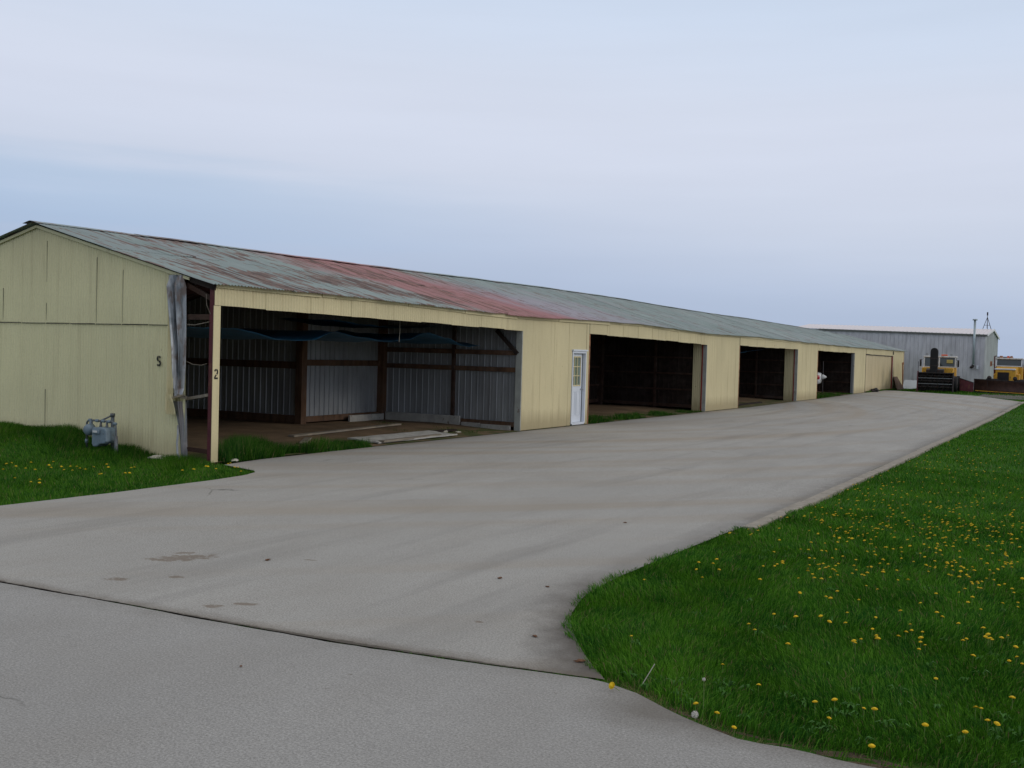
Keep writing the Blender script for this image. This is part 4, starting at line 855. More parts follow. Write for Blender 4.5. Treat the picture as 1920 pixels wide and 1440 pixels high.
# ------------------------------------------------------------------ trucks
def wheel(parent, x, y, z, r, w):
    o = MB().tube([(x-w/2, y, z), (x-w/2+.04, y, z), (x+w/2-.04, y, z), (x+w/2, y, z)], [r*.93, r, r, r*.93], 24).build('wheel', MT['rubber'], parent, True)
    MB().tube([(x-w/2-.01, y, z), (x+w/2+.01, y, z)], r*.5, 16).build('rim', MT['darkmetal'], o, True)
def blower():
    t = thing('snow_blower_truck', 'yellow and white snow blower truck with tall black chute before the steel building', 'truck', (3.28, 63.3, g(63)), .06)
    # blower head, origin front centre at ground
    hb = MB(); hb.box(-1.08, 1.08, .55, .60, .12, 1.30); hb.box(-1.06, 1.06, .0, .6, 1.27, 1.33)
    hb.build('blower_housing', MT['darkmetal'], t)
    MB().hexa([(-1.14, -.1, .02), (-1.08, -.1, .02), (-1.08, .62, .02), (-1.14, .62, .02)], [(-1.14, .05, 1.40), (-1.08, .05, 1.40), (-1.08, .62, 1.40), (-1.14, .62, 1.40)]).build('side_plate', MT['maroon'], t)
    MB().hexa([(1.08, -.1, .02), (1.14, -.1, .02), (1.14, .62, .02), (1.08, .62, .02)], [(1.08, .05, 1.36), (1.14, .05, 1.36), (1.14, .62, 1.36), (1.08, .62, 1.36)]).build('side_plate', MT['darkmetal'], t)
    MB().tube([(-1.13, .62, 1.0), (-1.13, .55, 2.05)], .02, 6).build('marker_rod', MT['darkmetal'], t)
    for z in (.35, .75, 1.10):
        b = MB().tube([(-1.06, .2, z), (1.06, .2, z)], .05, 8)
        for s_ in (-1, 1):
            P = []
            for k in range(61):
                a = k/60*2*PI*3*s_; x = s_*(1.04-k/60*1.0); P.append([(x, .2+.06*math.cos(a), z+.06*math.sin(a)), (x, .2+.19*math.cos(a), z+.19*math.sin(a))])
            b.grid(P)
        b.build('auger', MT['darkmetal'], t, False, solid=.015)
    for z in (.55, .93): MB().box(-1.07, 1.07, -.02, .02, z, z+.035).build('crossbar', MT['galvd'], t)
    # chute: tall casting with arched top
    P = []
    prof = [(-.24, 1.2), (-.24, 2.72), (-.22, 2.84), (-.16, 2.93), (-.06, 2.98), (.06, 2.98), (.16, 2.93), (.22, 2.84), (.24, 2.72), (.24, 1.2)]
    cx = -.14
    v = [(cx+x, y, z) for y in (.35, .85) for x, z in prof]; n = len(prof)
    f = [tuple(range(n))[::-1], tuple(range(n, 2*n))]+[(i, (i+1) % n, (i+1) % n+n, i+n) for i in range(n)]
    MB().add(v, f).build('discharge_chute', MT['black'], t, bevel=.03)
    MB().box(cx-.255, cx+.255, .33, .87, 2.25, 2.31).box(cx-.255, cx+.255, .33, .87, 1.75, 1.81).build('chute_band', MT['darkmetal'], t)
    MB().box(-.62, .50, .4, 1.1, 1.28, 1.56, rotx(.1)).build('chute_base', MT['darkmetal'], t, bevel=.04)
    # truck body
    MB().box(-.95, 1.05, 1.2, 3.0, .95, 1.66).build('hood', MT['yellow'], t, bevel=.07)
    MB().box(.78, 1.12, 1.3, 2.7, .72, 1.12).build('fender', MT['darkmetal'], t, bevel=.05)
    MB().box(-.98, 1.12, 3.0, 4.6, .9, 1.68).build('cab_body', MT['yellow'], t, bevel=.05)
    c = MB()
    for xa, xb in ((-.98, -.90), (.0, .08), (1.04, 1.12)): c.hexa([(xa, 2.92, 1.68), (xb, 2.92, 1.68), (xb, 3.0, 1.68), (xa, 3.0, 1.68)], [(xa, 3.06, 2.36), (xb, 3.06, 2.36), (xb, 3.14, 2.36), (xa, 3.14, 2.36)])
    for xa, xb in ((-.98, -.92), (1.06, 1.12)): c.box(xa, xb, 3.9, 4.0, 1.68, 2.36).box(xa, xb, 4.5, 4.6, 1.68, 2.36)
    c.box(-.98, 1.12, 4.52, 4.58, 1.68, 2.36)
    c.box(-.9, 1.04, 2.93, 3.0, 1.68, 1.74)
    c.build('cab_frame', MT['whited'], t)
    MB().box(-1.0, 1.14, 3.0, 4.62, 2.36, 2.47).build('cab_roof', MT['whited'], t, bevel=.03)
    for xa, xb in ((-.90, .0), (.08, 1.04)): MB().hexa([(xa, 2.97, 1.74), (xb, 2.97, 1.74), (xb, 2.98, 1.74), (xa, 2.98, 1.74)], [(xa, 3.10, 2.36), (xb, 3.10, 2.36), (xb, 3.11, 2.36), (xa, 3.11, 2.36)]).build('windshield', MT['glass'], t)
    MB().box(.52, .92, 2.90, 2.925, 1.98, 2.22).build('sun_shade', plain('tan_visor', (.42, .36, .12), .6), t)
    for s_, x in ((-1, -.95), (1, 1.09)): MB().box(x-.01, x+.01, 3.1, 3.9, 1.70, 2.34).build('side_window', MT['glass'], t)
    MB().box(-.05+.2, .55, 3.2, 3.4, 2.48, 2.58).build('beacon_bar', MT['orange'], t, bevel=.02)
    for x in (-.78, .80): MB().tube([(x, 3.05, 2.56), (x, 3.2, 2.56)], .09, 10).build('work_light', MT['galv'], t)
    for x in (-1.16, 1.27):
        MB().box(x-.06, x+.06, 2.82, 2.86, 1.72, 2.2).bar((x, 2.84, 2.16), (x*.85, 3.05, 2.25), .02, .02).build('mirror', MT['darkmetal'], t)
    MB().box(-1.1, -.9, 1.7, 2.2, 1.62, 1.72).build('fender_box', MT['whited'], t)
    wheel(t, -.98, 2.0, .55, .55, .4); wheel(t, 1.10, 2.0, .55, .55, .4); wheel(t, -.98, 5.3, .55, .55, .4); wheel(t, 1.10, 5.3, .55, .55, .4)
    MB().box(-.8, .9, 4.6, 6.6, .7, 1.5).build('engine_box', MT['yellow'], t, bevel=.05)
blower()
def plow():
    t = thing('plow_truck', 'yellow and white plow truck with wide rusty blade and folded red wing', 'truck', (7.3, 65.8, g(65)), 0)
    # curved blade
    def blade(xa, xb, za, zb, z0, y0, y1, mat, name):
        P = []
        for k in range(9):
            f = k/8; a = math.radians(-60+120*f); yo = -.16*math.cos(a)*-1
            P.append([(xa, y0+yo-.0, z0[0]+(za-z0[0])*f), (xb, y1+yo, z0[1]+(zb-z0[1])*f)])
        return MB().grid(P).build(name, mat, t, True, solid=.05)
    bl = blade(-1.85, 2.9, .93, .80, (.16, .06), 0, -.3, MT['rustblade'], 'plow_blade')
    MB().bar((-1.85, .05, .95), (2.9, -.25, .82), .07, .05).build('blade_top_rail', MT['darkmetal'], bl)
    MB().bar((-1.75, -.02, .17), (1.3, -.22, .09), .03, .045).build('cutting_edge', MT['yellow'], bl)
    MB().bar((-1.8, .05, .08), (2.9, -.2, .0), .06, .12).build('skid', MT['rubber'], bl)
    for x in (-1.0, .1, 1.3, 2.3): MB().bar((x, .12, .2), (x, .05, .85), .04, .06).build('blade_rib', MT['darkmetal'], bl)
    w = MB().hexa([(-2.75, .05, .13), (-2.70, .0, .13), (-1.86, -.05, .06), (-1.86, .05, .06)], [(-2.78, .15, .98), (-2.73, .10, .98), (-1.86, .0, .70), (-1.86, .1, .70)]).build('wing_blade', MT['maroon'], t)
    MB().bar((-2.76, .1, .98), (-1.86, .03, .70), .07, .04).build('wing_edge', MT['darkmetal'], w)
    # lift frame and push arms
    MB().bar((-.3, .1, .5), (-.3, 1.6, .6), .1, .1).bar((.5, .1, .5), (.5, 1.6, .6), .1, .1).bar((-.5, 1.2, .75), (.9, 1.2, .75), .1, .1).build('push_frame', MT['darkmetal'], t)
    for x in (-.98, .62):
        MB().tube([(x, 1.0, 1.05), (x, 1.14, 1.05)], .14, 14).build('plow_light', MT['darkmetal'], t, True)
    MB().box(-1.2, -.45, 1.1, 1.6, .78, 1.0).build('hydraulic_box', MT['darkmetal'], t, bevel=.03)
    MB().box(.55, 1.4, 1.1, 1.6, .70, .98).build('hydraulic_box', MT['darkmetal'], t, bevel=.03)
    # hood with grille
    MB().hexa([(-.66, 1.6, .7), (.62, 1.6, .7), (.70, 3.2, .7), (-.72, 3.2, .7)], [(-.66, 1.62, 1.66), (.62, 1.62, 1.66), (.70, 3.2, 1.86), (-.72, 3.2, 1.86)]).build('hood', MT['yellow'], t, bevel=.05)
    MB().box(-.72, .60, 1.57, 1.9, 1.62, 1.72).build('hood_lip', MT['white'], t, bevel=.03)
    gr = MB().box(-.52, .20, 1.55, 1.598, .85, 1.46).build('grille', MT['black'], t)
    for k in range(7): MB().box(-.50, .18, 1.535, 1.549, .90+k*.08, .925+k*.08).build('grille_slat', MT['darkmetal'], gr)
    MB().box(-.8, -.56, 1.9, 2.9, .9, 1.35).build('fender', MT['yellow'], t, bevel=.06); MB().box(.6, .85, 1.9, 2.9, .9, 1.35).build('fender', MT['yellow'], t, bevel=.06)
    # cab
    MB().box(-.78, .92, 3.2, 4.7, .9, 1.86).build('cab_body', MT['yellow'], t, bevel=.05)
    c = MB()
    for x in (-.78, .84): c.hexa([(x, 3.2, 1.86), (x+.08, 3.2, 1.86), (x+.08, 3.3, 1.86), (x, 3.3, 1.86)], [(x, 3.3, 2.36), (x+.08, 3.3, 2.36), (x+.08, 3.4, 2.36), (x, 3.4, 2.36)]).box(x, x+.08, 4.0, 4.1, 1.86, 2.36).box(x, x+.08, 4.6, 4.7, 1.86, 2.36)
    c.box(-.7, .84, 3.19, 3.25, 1.86, 1.92).build('cab_frame', MT['white'], t)
    MB().box(-.80, .94, 3.22, 4.72, 2.36, 2.46).build('cab_roof', MT['whited'], t, bevel=.03)
    MB().hexa([(-.70, 3.24, 1.92), (.84, 3.24, 1.92), (.84, 3.25, 1.92), (-.70, 3.25, 1.92)], [(-.70, 3.34, 2.36), (.84, 3.34, 2.36), (.84, 3.35, 2.36), (-.70, 3.35, 2.36)]).build('windshield', MT['glass'], t)
    for x in (-.75, .89): MB().box(x-.01, x+.01, 3.4, 4.0, 1.9, 2.34).build('side_window', MT['glass'], t)
    MB().box(.95, 1.25, 3.3, 3.9, 1.9, 2.42).build('spotlight_box', MT['white'], t, bevel=.05)
    MB().tube([(-.82, 2.9, .9), (-.84, 2.95, 2.55), (-.72, 2.98, 2.58)], .045, 8).build('exhaust_stack', MT['maroon'], t)
    MB().box(-1.12, -.98, 2.9, 2.95, 1.85, 2.2).bar((-1.05, 2.92, 1.95), (-.8, 3.2, 2.0), .02, .02).build('mirror', MT['rustedge'], t)
    MB().box(1.05, 1.17, 2.9, 2.95, 1.85, 2.2).bar((1.1, 2.92, 1.95), (.9, 3.2, 2.0), .02, .02).build('mirror', MT['darkmetal'], t)
    for x, rr in ((-.45, .1), (0.0, .08), (.2, .08)): MB().tube([(x, 3.4, 2.46), (x, 3.4, 2.60)], rr, 10).build('roof_beacon', MT['rustedge'] if x else MT['orange'], t)
    MB().hexa([(-.9, 4.9, .9), (1.5, 4.9, .9), (1.5, 8.4, .9), (-.9, 8.4, .9)], [(-1.0, 4.9, 1.75), (1.7, 4.9, 1.75), (1.7, 8.4, 1.75), (-1.0, 8.4, 1.75)]).build('dump_box', MT['maroon'], t)
    MB().box(-.5, .7, 1.6, 8.4, .5, .75).build('chassis', MT['darkmetal'], t)
    for x in (-.85, .95):
        for y in (2.4, 6.0, 7.3): wheel(t, x, y, .5, .5, .34)
plow()

# ------------------------------------------------------------------ far houses and shrubs
def house(label, x, y, w, d, wall, rise, z0, rz=0.):
    t = thing('house', label, 'house', (x, y, z0), rz, 'far houses on the horizon')
    MB().box(-w/2, w/2, -d/2, d/2, 0, wall).build('wall', MT['hwall'], t)
    v = [(-w/2-.4, -d/2-.4, wall), (w/2+.4, -d/2-.4, wall), (w/2+.4, d/2+.4, wall), (-w/2-.4, d/2+.4, wall), (-w/2+2, 0, wall+rise), (w/2-2, 0, wall+rise)]
    MB().add(v, [(0, 1, 5, 4), (2, 3, 4, 5), (1, 2, 5), (3, 0, 4), (0, 3, 2, 1)]).build('roof', MT['hroof'], t)
    for k in (-1, 0, 1): MB().box(k*w*.28-.5, k*w*.28+.5, -d/2-.03, -d/2-.005, 1.2, 2.5).build('window', MT['whited'], t)
house('distant house with dark hipped roof showing just left of the plow truck cab', -5.4, 250, 7, 8, 4.9, 1.9, -2.6)
house('distant house with long dark roof showing right above the plow truck cab', 4.2, 250, 13.5, 9, 4.7, 1.9, -2.6)
house('distant low house between the other two behind the plow truck', -12, 290, 9, 8, 3.6, 1.6, -2.9)
def shrub(x, y, z, r, n, seed, label):
    rg = np.random.default_rng(seed); b = MB()
    for k in range(n):
        a = rg.uniform(0, 2*PI); e = rg.uniform(-.2, 1) ; rr = r*rg.uniform(.35, 1)
        p = Vector((rr*math.cos(a)*math.sqrt(max(0, 1-e*e)), rr*math.sin(a)*math.sqrt(max(0, 1-e*e)), rr*e+r*.6)); q = Vector(rg.normal(size=3)).normalized()*.16; w = Vector(rg.normal(size=3)).normalized()*.12
        b.add([p-q, p+w, p+q, p-w], [(0, 1, 2, 3)])
    t = thing('shrub', label, 'shrub', (x, y, z), 0, 'far shrubs between the houses')
    b.build('foliage', MT['shrub'], t); MB().tube([(0, 0, -.2), (0, 0, r)], [.08, .03], 6).build('stem', MT['woodd'], t)
for k, (x, y, r) in enumerate([(-3.0, 170, 1.5), (-1.6, 175, 1.25), (-.2, 172, 1.5)]):
    shrub(x, y, g(y)+1.9-r*.6, r, 500, k, ['leftmost small shrub on the horizon above the plow truck cab', 'middle and lowest small shrub above the plow truck cab', 'small shrub nearest the long dark roof above the plow truck'][k])

# ------------------------------------------------------------------ grass
def blades(name, pts, hgt, wid, mat, label, lean=.5, seed=1, zf=None, segs=2, tone=None):
    """pts Nx3 roots; hgt, wid arrays"""
    rg = np.random.default_rng(seed); N = len(pts)
    az = rg.uniform(0, 2*PI, N); dx, dy = np.cos(az), np.sin(az)
    # coherent lean
    la = 2*PI*(np.sin(pts[:, 0]*1.9+2*np.sin(pts[:, 1]*.7))+np.cos(pts[:, 1]*1.6+1.5*np.sin(pts[:, 0]*1.1)))*.35+rg.normal(0, .9, N)
    lm = hgt*lean*rg.uniform(.2, 1.1, N); lx, ly = np.cos(la)*lm, np.sin(la)*lm
    w = wid/2
    b0 = pts+np.c_[dx*w, dy*w, np.zeros(N)]; b1 = pts-np.c_[dx*w, dy*w, np.zeros(N)]
    mid = pts+np.c_[lx*.35, ly*.35, hgt*.6]; m0 = mid+np.c_[dx*w*.8, dy*w*.8, np.zeros(N)]; m1 = mid-np.c_[dx*w*.8, dy*w*.8, np.zeros(N)]
    tip = pts+np.c_[lx, ly, hgt*(1-.25*lean)]
    if segs == 2:
        V = np.stack([b0, b1, m1, m0, tip], 1).reshape(-1, 3); k = np.arange(N)*5
        loops = np.stack([k, k+1, k+2, k+3, k+3, k+2, k+4], 1).reshape(-1); ls = np.stack([np.arange(N)*7, np.arange(N)*7+4], 1).reshape(-1); lt = np.tile([4, 3], N); vp = 5
    else:
        V = np.stack([b0, b1, tip], 1).reshape(-1, 3); k = np.arange(N)*3
        loops = np.stack([k, k+1, k+2], 1).reshape(-1); ls = np.arange(N)*3; lt = np.full(N, 3); vp = 3
    me = bpy.data.meshes.new(name); me.vertices.add(len(V)); me.vertices.foreach_set('co', V.astype(np.float32).ravel())
    me.loops.add(len(loops)); me.loops.foreach_set('vertex_index', loops.astype(np.int32)); me.polygons.add(len(ls)); me.polygons.foreach_set('loop_start', ls.astype(np.int32)); me.polygons.foreach_set('loop_total', lt.astype(np.int32))
    t = rg.uniform(0, 1, N) if tone is None else tone
    at = me.attributes.new('tone', 'FLOAT', 'POINT'); at.data.foreach_set('value', np.repeat(t, vp).astype(np.float32))
    me.update(); me.validate()
    return tag(link(name, me, mat), label, 'grass', kind='stuff')
XRY = np.array([p[0] for p in XR]); XRX = np.array([p[1] for p in XR]); XLY = np.array([p[0] for p in XL]); XLX = np.array([p[1] for p in XL])
SEDGE = (np.array([10.22, 10.5, 10.91, 11.24, 12, 14, 60]), np.array([-7.15, -7.28, -7.54, -7.66, -7.68, -7.72, -7.8]))
def in_right(x, y, m=0.):
    e = np.interp(y, XRY, XRX); e = e-.03+.045*np.sin(y*7.3+2*np.sin(y*3.1))*np.sin(y*17.); e = np.where((y > -.95) & (y < 51.6), 9.385+.03*np.sin(y*5.3+np.sin(y*2.1)*2), e)
    return (x > e+m) & (y > np.interp(x, *SEDGE)+.03+m) & (y < 60)
def pnoise(x, y, s, seed=0.):
    return .5+.25*(np.sin(x*s*1.3+seed+1.7*np.sin(y*s*.9+seed*2))+np.cos(y*s*1.1+seed*1.3+1.9*np.sin(x*s*.8+1)))
def ring(d0, d1, a0, a1, rho, rg):
    n = int(.5*math.radians(a1-a0)*(d1*d1-d0*d0)*rho)
    d = np.sqrt(rg.uniform(d0*d0, d1*d1, n)); a = np.radians(rg.uniform(a0, a1, n))
    return 12.742-d*np.sin(a), -13.017+d*np.cos(a), d
def bare(x, y):  # thin, trampled strip at the south edge of the right lawn
    e = y-np.interp(x, *SEDGE); w = .10+.22*np.clip((x-10.2)/3, 0, 1)*pnoise(x, y, 3.)
    return (x > 10.2) & (e < w)
rg = np.random.default_rng(3)
A = []
for d0, d1, rho, sg in ((4.8, 8, 7500, 2), (8, 11, 5200, 2), (11, 15, 3000, 2), (15, 22, 1300, 1), (22, 36, 480, 1), (36, 75, 130, 1)):
    x, y, d = ring(d0, d1, -26, 42, rho, rg); k = in_right(x, y); x, y, d = x[k], y[k], d[k]
    k = ~(bare(x, y) & (rg.uniform(0, 1, len(x)) < .86)); x, y, d = x[k], y[k], d[k]
    h = (.045+.035*pnoise(x, y, 1.1)+.025*pnoise(x, y, 4.2, 2))*rg.uniform(.6, 1.25, len(x)); w = np.maximum(.0045, d*.00055)*rg.uniform(.7, 1.3, len(x))
    if d0 >= 15: h = h*.9
    A.append((x, y, h, w, sg))
for sg, lb in ((2, 'short green grass blades of the right-hand lawn nearest the camera'), (1, 'green grass of the right-hand lawn further off along the curb')):
    q = [a for a in A if a[4] == sg]; x, y, h, w = (np.concatenate([a[i] for a in q]) for i in range(4))
    blades('grass', np.c_[x, y, lawn_z(x, y)-.012], h, w, MT['blade'], lb, .75, 5+sg, segs=sg)
# left lawn
n = 120000; x = rg.uniform(-9, 1.75, n); y = rg.uniform(-8, .0, n)
k = (x < np.interp(y, XLY, XLX)+.0) & (y > -7.5); x, y = x[k], y[k]
n2 = 26000; xx = rg.uniform(-9, .1, n2); yy = -.02-np.abs(rg.normal(0, .45, n2)); kk = yy > -2; xx, yy = xx[kk], yy[kk]
x = np.r_[x, xx]; y = np.r_[y, yy]
tall = sstep(-1.6, -.15, y)*sstep(.6, -.6, x)
h = (.05+.03*pnoise(x, y, 1.5)+.13*tall*pnoise(x, y, 3.1, 1))*rg.uniform(.6, 1.3, len(x)); 
blades('grass', np.c_[x, y, lawn_z(x, y)-.012], h, np.full(len(x), .010), MT['blade_t'], 'green grass of the left-hand verge rising against the gable', .6, 9, segs=1)
# grass in the mouths of bays one, two and four, and along the wall foot
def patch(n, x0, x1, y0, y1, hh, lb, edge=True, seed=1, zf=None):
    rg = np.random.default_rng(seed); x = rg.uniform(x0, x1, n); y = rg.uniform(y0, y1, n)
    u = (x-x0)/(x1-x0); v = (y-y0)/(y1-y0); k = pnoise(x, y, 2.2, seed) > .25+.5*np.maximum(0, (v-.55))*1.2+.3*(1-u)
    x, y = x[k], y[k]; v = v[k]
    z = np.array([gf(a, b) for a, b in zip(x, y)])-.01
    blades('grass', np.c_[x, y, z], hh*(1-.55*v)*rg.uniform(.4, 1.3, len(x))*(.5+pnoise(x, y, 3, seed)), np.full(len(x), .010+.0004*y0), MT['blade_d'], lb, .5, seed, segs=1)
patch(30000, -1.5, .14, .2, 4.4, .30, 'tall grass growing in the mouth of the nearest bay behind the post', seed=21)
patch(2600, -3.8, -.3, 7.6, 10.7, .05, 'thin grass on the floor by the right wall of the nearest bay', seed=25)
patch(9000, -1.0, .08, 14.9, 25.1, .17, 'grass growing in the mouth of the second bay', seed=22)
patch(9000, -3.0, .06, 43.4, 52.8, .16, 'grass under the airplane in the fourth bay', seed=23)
n = 2200; y = rg.uniform(56.5, 71, n); x = rg.uniform(.03, .14, n); blades('grass', np.c_[x, y, np.interp(y, *zip(*GY))], rg.uniform(.03, .12, n), np.full(n, .03), MT['blade_t'], 'thin weeds along the foot of the far cream walls', .4, 31, segs=1)
n = 5000; x = rg.uniform(1.0, 9.3, n); y = rg.uniform(62, 72, n); k = (y > np.interp(x, [.9, 3.5, 6.26, 8.1], [63.5, 61.2, 58.8, 54])); x, y = x[k], y[k]
blades('grass', np.c_[x, y, lawn_z(x, y)], rg.uniform(.06, .18, len(x)), np.full(len(x), .04), MT['blade_t'], 'grass strip beyond the far edge of the apron under the trucks', .4, 32, segs=1)
# tufts rooted in the joint
n = 2600; cx = rg.choice([8.55, 9.1, 9.55, 9.85, 10.05, 7.6, 6.6, 4.8, 9.3, 9.95], n); x = cx+rg.normal(0, .16, n); y = np.interp(x, *JN)-.011+rg.normal(0, .008, n)
blades('grass', np.c_[x, y, np.full(len(x), -.018)], rg.uniform(.010, .034, n), np.full(n, .004), MT['blade'], 'tiny tufts of grass in the joint across the concrete', .8, 33, segs=1)
P = []
for x in np.arange(10.2, 24, .12):
    e = float(np.interp(x, *SEDGE)); wv = .06+.30*min(1, max(0, (x-10.2)/2.5))*(.6+.5*mn.noise(Vector((x*1.4, 3, 0))))
    P.append([(x, e-.03+(wv+.03)*k/5+.02*mn.noise(Vector((x*5, k, 0))), float(lawn_z(x, e))-.012+.016*mn.noise(Vector((x*7, k*1.3, 4)))) for k in range(6)])
tag(MB().grid(P).build('bare_soil', MT['bare'], None, True), 'bare brown soil along the near edge of the right-hand lawn', 'soil', kind='structure')
# dry thatch on the bare strip
n = 9000; x = rg.uniform(10.2, 17, n); y = np.interp(x, *SEDGE)+rg.uniform(-.03, .34, n)*(.4+.6*np.clip((x-10.2)/2, 0, 1))
blades('thatch', np.c_[x, y, lawn_z(x, y)-.004], rg.uniform(.008, .03, n), np.full(n, .004), MT['blade'], 'dry brown thatch along the bare edge of the right-hand lawn', 1.2, 34, segs=1, tone=np.full(n, .99))

rg = np.random.default_rng(41); b = MB()
wx = np.r_[rg.uniform(10.3, 14, 70), rg.uniform(9.6, 13.5, 120)]; wy = np.r_[np.interp(rg.uniform(10.3, 14, 70), *SEDGE)*0-7.5+rg.uniform(.1, .7, 70), rg.uniform(-7, 1, 120)]
for x, y in zip(wx, wy):
    if not in_right(np.array([x]), np.array([y]), .05)[0]: continue
    z = float(lawn_z(x, y))
    for k in range(rg.integers(5, 10)):
        a = rg.uniform(0, 2*PI); l = rg.uniform(.03, .075); w = l*.12; u = Vector((math.cos(a), math.sin(a), 0)); p_ = Vector((-u.y, u.x, 0)); h = rg.uniform(.025, .055); o = Vector((x, y, z))
        b.add([o-p_*w*.3, o+u*l*.5-p_*w+Vector((0, 0, h)), o+u*l+Vector((0, 0, h*.7)), o+u*l*.5+p_*w+Vector((0, 0, h)), o+p_*w*.3], [(0, 1, 2, 3, 4)])
tag(b.build('weeds', MT['weed']), 'broad-leaved weeds and dandelion leaves low in the right-hand lawn', 'weeds', kind='stuff')
# ------------------------------------------------------------------ dandelions
def flower_me(kind, seed):
    b = MB(); R = .021
    rg2 = np.random.default_rng(seed)
    if kind == 'head':
        for ring_, (r, h, n) in enumerate(((R, .0, 16), (R*.8, .004, 13), (R*.5, .008, 9))):
            for k in range(n):
                a = 2*PI*k/n+ring_*.3; c, s_ = math.cos(a), math.sin(a); w = .0042
                b.add([(-s_*w*.6, c*w*.6, h-.002), (s_*w*.6, -c*w*.6, h-.002), (c*r+s_*w, s_*r-c*w, h+.002), (c*r*1.02, s_*r*1.02, h), (c*r-s_*w, s_*r+c*w, h+.002)], [(0, 1, 2, 3, 4)])
        b.blob((0, 0, .005), (R*.6, R*.6, .007), 2, .2, seed)
    return b
HEAD_ME = [mesh('flower_head', *(lambda b: (b.v, b.f))(flower_me('head', s_))) for s_ in range(2)]
for m_ in HEAD_ME: m_.materials.append(MT['petal'])
st = MB().tube([(0, 0, -1), (.05, .02, -.5), (0, 0, 0)], .035, 5); STEM_ME = mesh('stem', st.v, st.f); STEM_ME.materials.append(MT['stem'])
def inview(x, y):
    dx, dy = x-12.742, y+13.017; f = -dx*math.sin(yaw)+dy*math.cos(yaw); r = dx*math.cos(yaw)+dy*math.sin(yaw)
    return f > 1 and abs(r/f) < .50
# centres measured in the photograph's lawn: clusters (x, y, sx, sy, n)
def unproj(px, py, z=.06):
    d = fw+r2*((px-960)/2000)-u2*((py-720)/2000); t = (z-1.946)/d.z; return 12.742+d.x*t, -13.017+d.y*t
CL = [(1640, 985, 60, 14, 40), (1780, 985, 90, 22, 130), (1860, 1020, 60, 25, 70), (1700, 1025, 80, 14, 40), (1560, 1000, 50, 14, 26), (1600, 930, 90, 16, 50), (1740, 940, 110, 16, 60), (1880, 930, 60, 20, 30),
      (1470, 965, 35, 10, 20), (1560, 955, 30, 8, 14), (1800, 870, 60, 12, 40), (1880, 870, 40, 20, 26), (1700, 895, 40, 12, 26), (1640, 915, 40, 8, 20), (1850, 830, 40, 10, 24), (1780, 855, 30, 8, 16), (1640, 1062, 110, 14, 50), (1840, 1075, 60, 16, 40),
      (1560, 1055, 40, 10, 20), (1470, 1050, 60, 12, 10), (1700, 1120, 120, 22, 20), (1850, 1120, 60, 18, 16), (1560, 1165, 60, 14, 12), (1620, 1190, 40, 8, 10), (1760, 1195, 50, 14, 22), (1860, 1200, 40, 14, 20), (1480, 1150, 40, 10, 5), (1900, 1230, 20, 15, 8), (1400, 1000, 30, 6, 8), (1320, 1062, 40, 8, 6), (1860, 790, 40, 6, 10)]
rg = np.random.default_rng(77); spots = []
for cx, cy, sx, sy, n in CL:
    for k in range(int(n*(.85 if cy < 1090 else .6))):
        x, y = unproj(rg.normal(cx, sx), rg.normal(cy, sy))
        if bool(in_right(np.array([x]), np.array([y]), .04)[0]) and inview(x, y): spots.append((x, y))
for px, py in [(1355, 1243), (1423, 1277), (1565, 1310), (1640, 1325), (1620, 1322), (1555, 1337), (1755, 1272), (1830, 1320), (1840, 1327), (1852, 1345), (1870, 1348), (1735, 1358), (1810, 1368), (1635, 1392), (1377, 1350), (1184, 1188), (1478, 1197), (1500, 1110), (1570, 1106), (1645, 1104), (1726, 1123), (1208, 1080), (1305, 1312), (1345, 1325), (1898, 1308), (1528, 1316)]:
    spots.append(unproj(px, py, .075))
spots.sort(key=lambda p: (p[0]-12.742)**2+(p[1]+13.017)**2)
left = [unproj(px, py, .07) for px, py in [(12, 868), (30, 872), (22, 866), (48, 878), (58, 866), (66, 880), (92, 870), (96, 876), (115, 874), (120, 880), (132, 873), (136, 879), (144, 873), (150, 876), (58, 902), (74, 904), (74, 898), (176, 874), (186, 888), (190, 886), (200, 870), (203, 876), (246, 875), (252, 876), (235, 884), (243, 887), (28, 893), (342, 879), (362, 880), (364, 879), (386, 874), (390, 873), (405, 879), (446, 877), (452, 883), (428, 868), (432, 868), (440, 874), (160, 879), (100, 866), (6, 878)]]
DG = 'yellow dandelions in the right-hand lawn'
def dandelion(i, x, y, h, label, group, parts=True, s_=1.):
    z = float(lawn_z(x, y)); t = thing('dandelion', label, 'dandelion', (x, y, z), random.uniform(0, 6), group)
    o = bpy.data.objects.new('flower_head', HEAD_ME[i % 2]); COL.objects.link(o); o.parent = t; o.location = (0, 0, h); o.rotation_euler = (random.gauss(0, .16), random.gauss(0, .16), 0); o.scale = (s_, s_, s_)
    if parts: q = bpy.data.objects.new('stem', STEM_ME); COL.objects.link(q); q.parent = t; q.location = (0, 0, h); q.scale = (.05, .05, h)
NB = 255
for i, (x, y) in enumerate(spots[:NB]):
    d = math.hypot(x-12.742, y+13.017); dandelion(i, x, y, random.uniform(.055, .095), *(('small yellow dandelion in the sparse foreground grass beside the drive', 'dandelions in the near foreground grass') if d < 8.6 else ('yellow dandelion close to the curb edge of the right-hand lawn', 'dandelions beside the curb') if x < 9.95 else ('yellow dandelion out in the middle of the right-hand lawn', 'dandelions in the middle of the right-hand lawn')), d < 14, random.uniform(.5, .85))
for i, (x, y) in enumerate(left): dandelion(i, x, y, random.uniform(.07, .10), 'yellow dandelion in flower on the left-hand verge below the gable', 'yellow dandelions on the left-hand verge', False, .95)
b = MB(); hv, hf = flower_me('head', 1).v, flower_me('head', 1).f
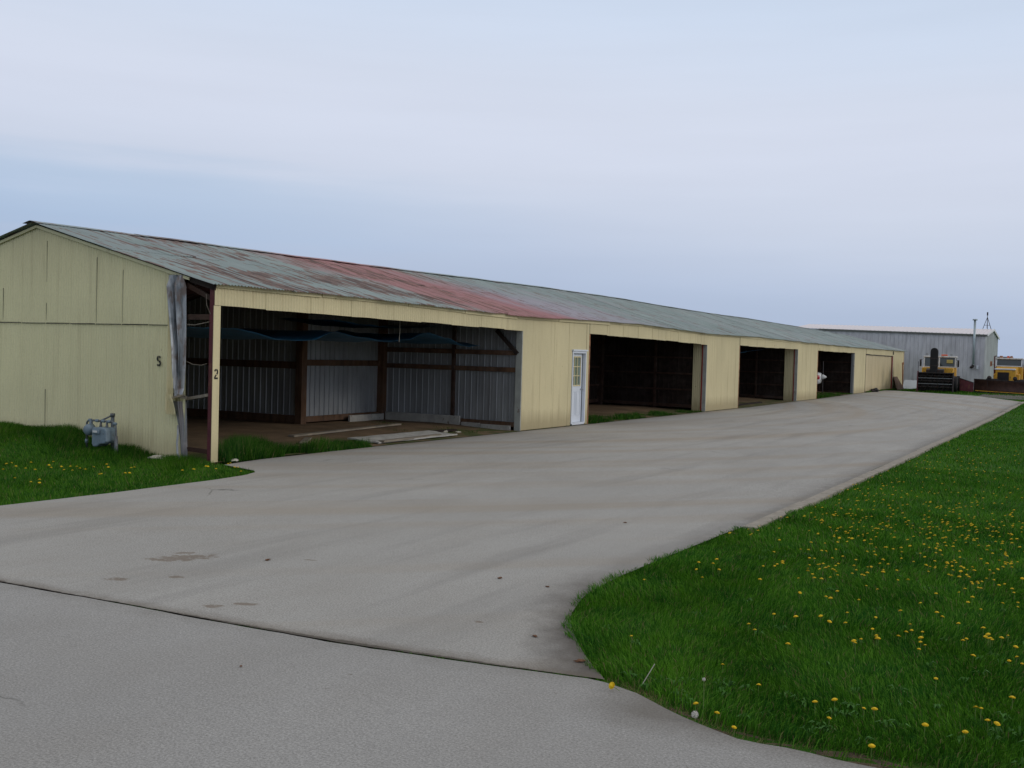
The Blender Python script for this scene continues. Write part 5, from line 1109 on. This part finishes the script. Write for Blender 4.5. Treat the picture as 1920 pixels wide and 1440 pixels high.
for (x, y) in spots[NB:]:
    k_ = random.uniform(.5, .85); z = float(lawn_z(x, y))+random.uniform(.05, .085); b.add([(x+k_*v[0], y+k_*v[1], z+k_*v[2]+v[0]*.15) for v in hv], hf)
tag(b.build('dandelions', MT['petal']), 'more distant yellow dandelion flowers scattered through the right-hand lawn', 'dandelions', kind='stuff')
x, y = unproj(1147, 1287, .03); t = thing('dandelion', 'lone yellow dandelion hanging over the concrete where the joint meets the lawn', 'dandelion', (x, y, 0))
o = bpy.data.objects.new('flower_head', HEAD_ME[0]); COL.objects.link(o); o.parent = t; o.location = (0, 0, .035); o.rotation_euler = (1.0, -.5, 0)
o = bpy.data.objects.new('stem', STEM_ME); COL.objects.link(o); o.parent = t; o.location = (0, 0, .03); o.scale = (.05, .05, .05); o.rotation_euler = (.3, -1.1, 0)
def puff(px, py, h, r, label, tilt=0, zz=.1):
    x, y = unproj(px, py, zz); z0 = float(lawn_z(x, y)); t = thing('dandelion', label, 'dandelion', (x, y, z0))
    b = MB(); rg3 = np.random.default_rng(int(px))
    for k in range(260):
        v = Vector(rg3.normal(size=3)).normalized(); e = v.orthogonal().normalized(); f = v.cross(e); p = v*r*rg3.uniform(.85, 1.05)
        w = r*.20; b.add([p+e*w*.5, p+f*w*.5, p-e*w*.5, p-f*w*.5], [(0, 1, 2, 3)]); b.add([v*r*.1, p, p+e*.0005], [(0, 1, 2)])
    b.blob((0, 0, 0), r*.25, 1, 0); o = b.build('seed_head', MT['puff'], t); o.location = (0, 0, h)
    q = bpy.data.objects.new('stem', STEM_ME); COL.objects.link(q); q.parent = t; q.location = (0, 0, h); q.scale = (.06, .06, h)
puff(1303, 1336, .06, .020, 'round fluffy white dandelion seed head low at the lawn corner', zz=.05)
puff(1320, 1270, .21, .010, 'tall stalk with small white seed head at the lawn corner', zz=.2)
b = MB().bar((0, 0, .0), (.06, .03, .12), .005, .004); o = b.build('dry_stalk', MT['rope']); x, y = unproj(1205, 1282, .02); o.location = (x, y, .02); tag(o, 'pale dry grass stalk leaning over the bare lawn corner', 'stalk')
# small litter on the concrete
lit = [((1027, 1100), 'dark pebble lying alone on the apron left of the lawn curve', .014), ((937, 1084), 'dark twig scrap on the apron short of the lawn curve', .018), ((1003, 1193), 'small dead brown leaf on the apron beside the lawn tip', .016), ((1088, 1240), 'curled brown leaf at the lawn edge near the joint', .022), ((452, 1249), 'dark pebble on the drive below the mud spots', .010), ((1172, 980), 'dead leaf furthest up the apron toward the curb end', .016), ((502, 1050), 'dark crumb of bark in the middle of the apron', .02)]
for i, ((px, py), lb, s_) in enumerate(lit):
    x, y = unproj(px, py, .005); b = MB().blob((0, 0, 0), (s_*1.5, s_*.7, s_*.35), 2, .8, i); o = b.build('pebble' if 'pebble' in lb else 'leaf' if 'leaf' in lb else 'twig', MT['leaf'], None); o.location = (x, y, s_*.25+.004); o.rotation_euler = (0, 0, i*1.3); tag(o, lb, 'pebble' if 'pebble' in lb else 'leaf' if 'leaf' in lb else 'twig')
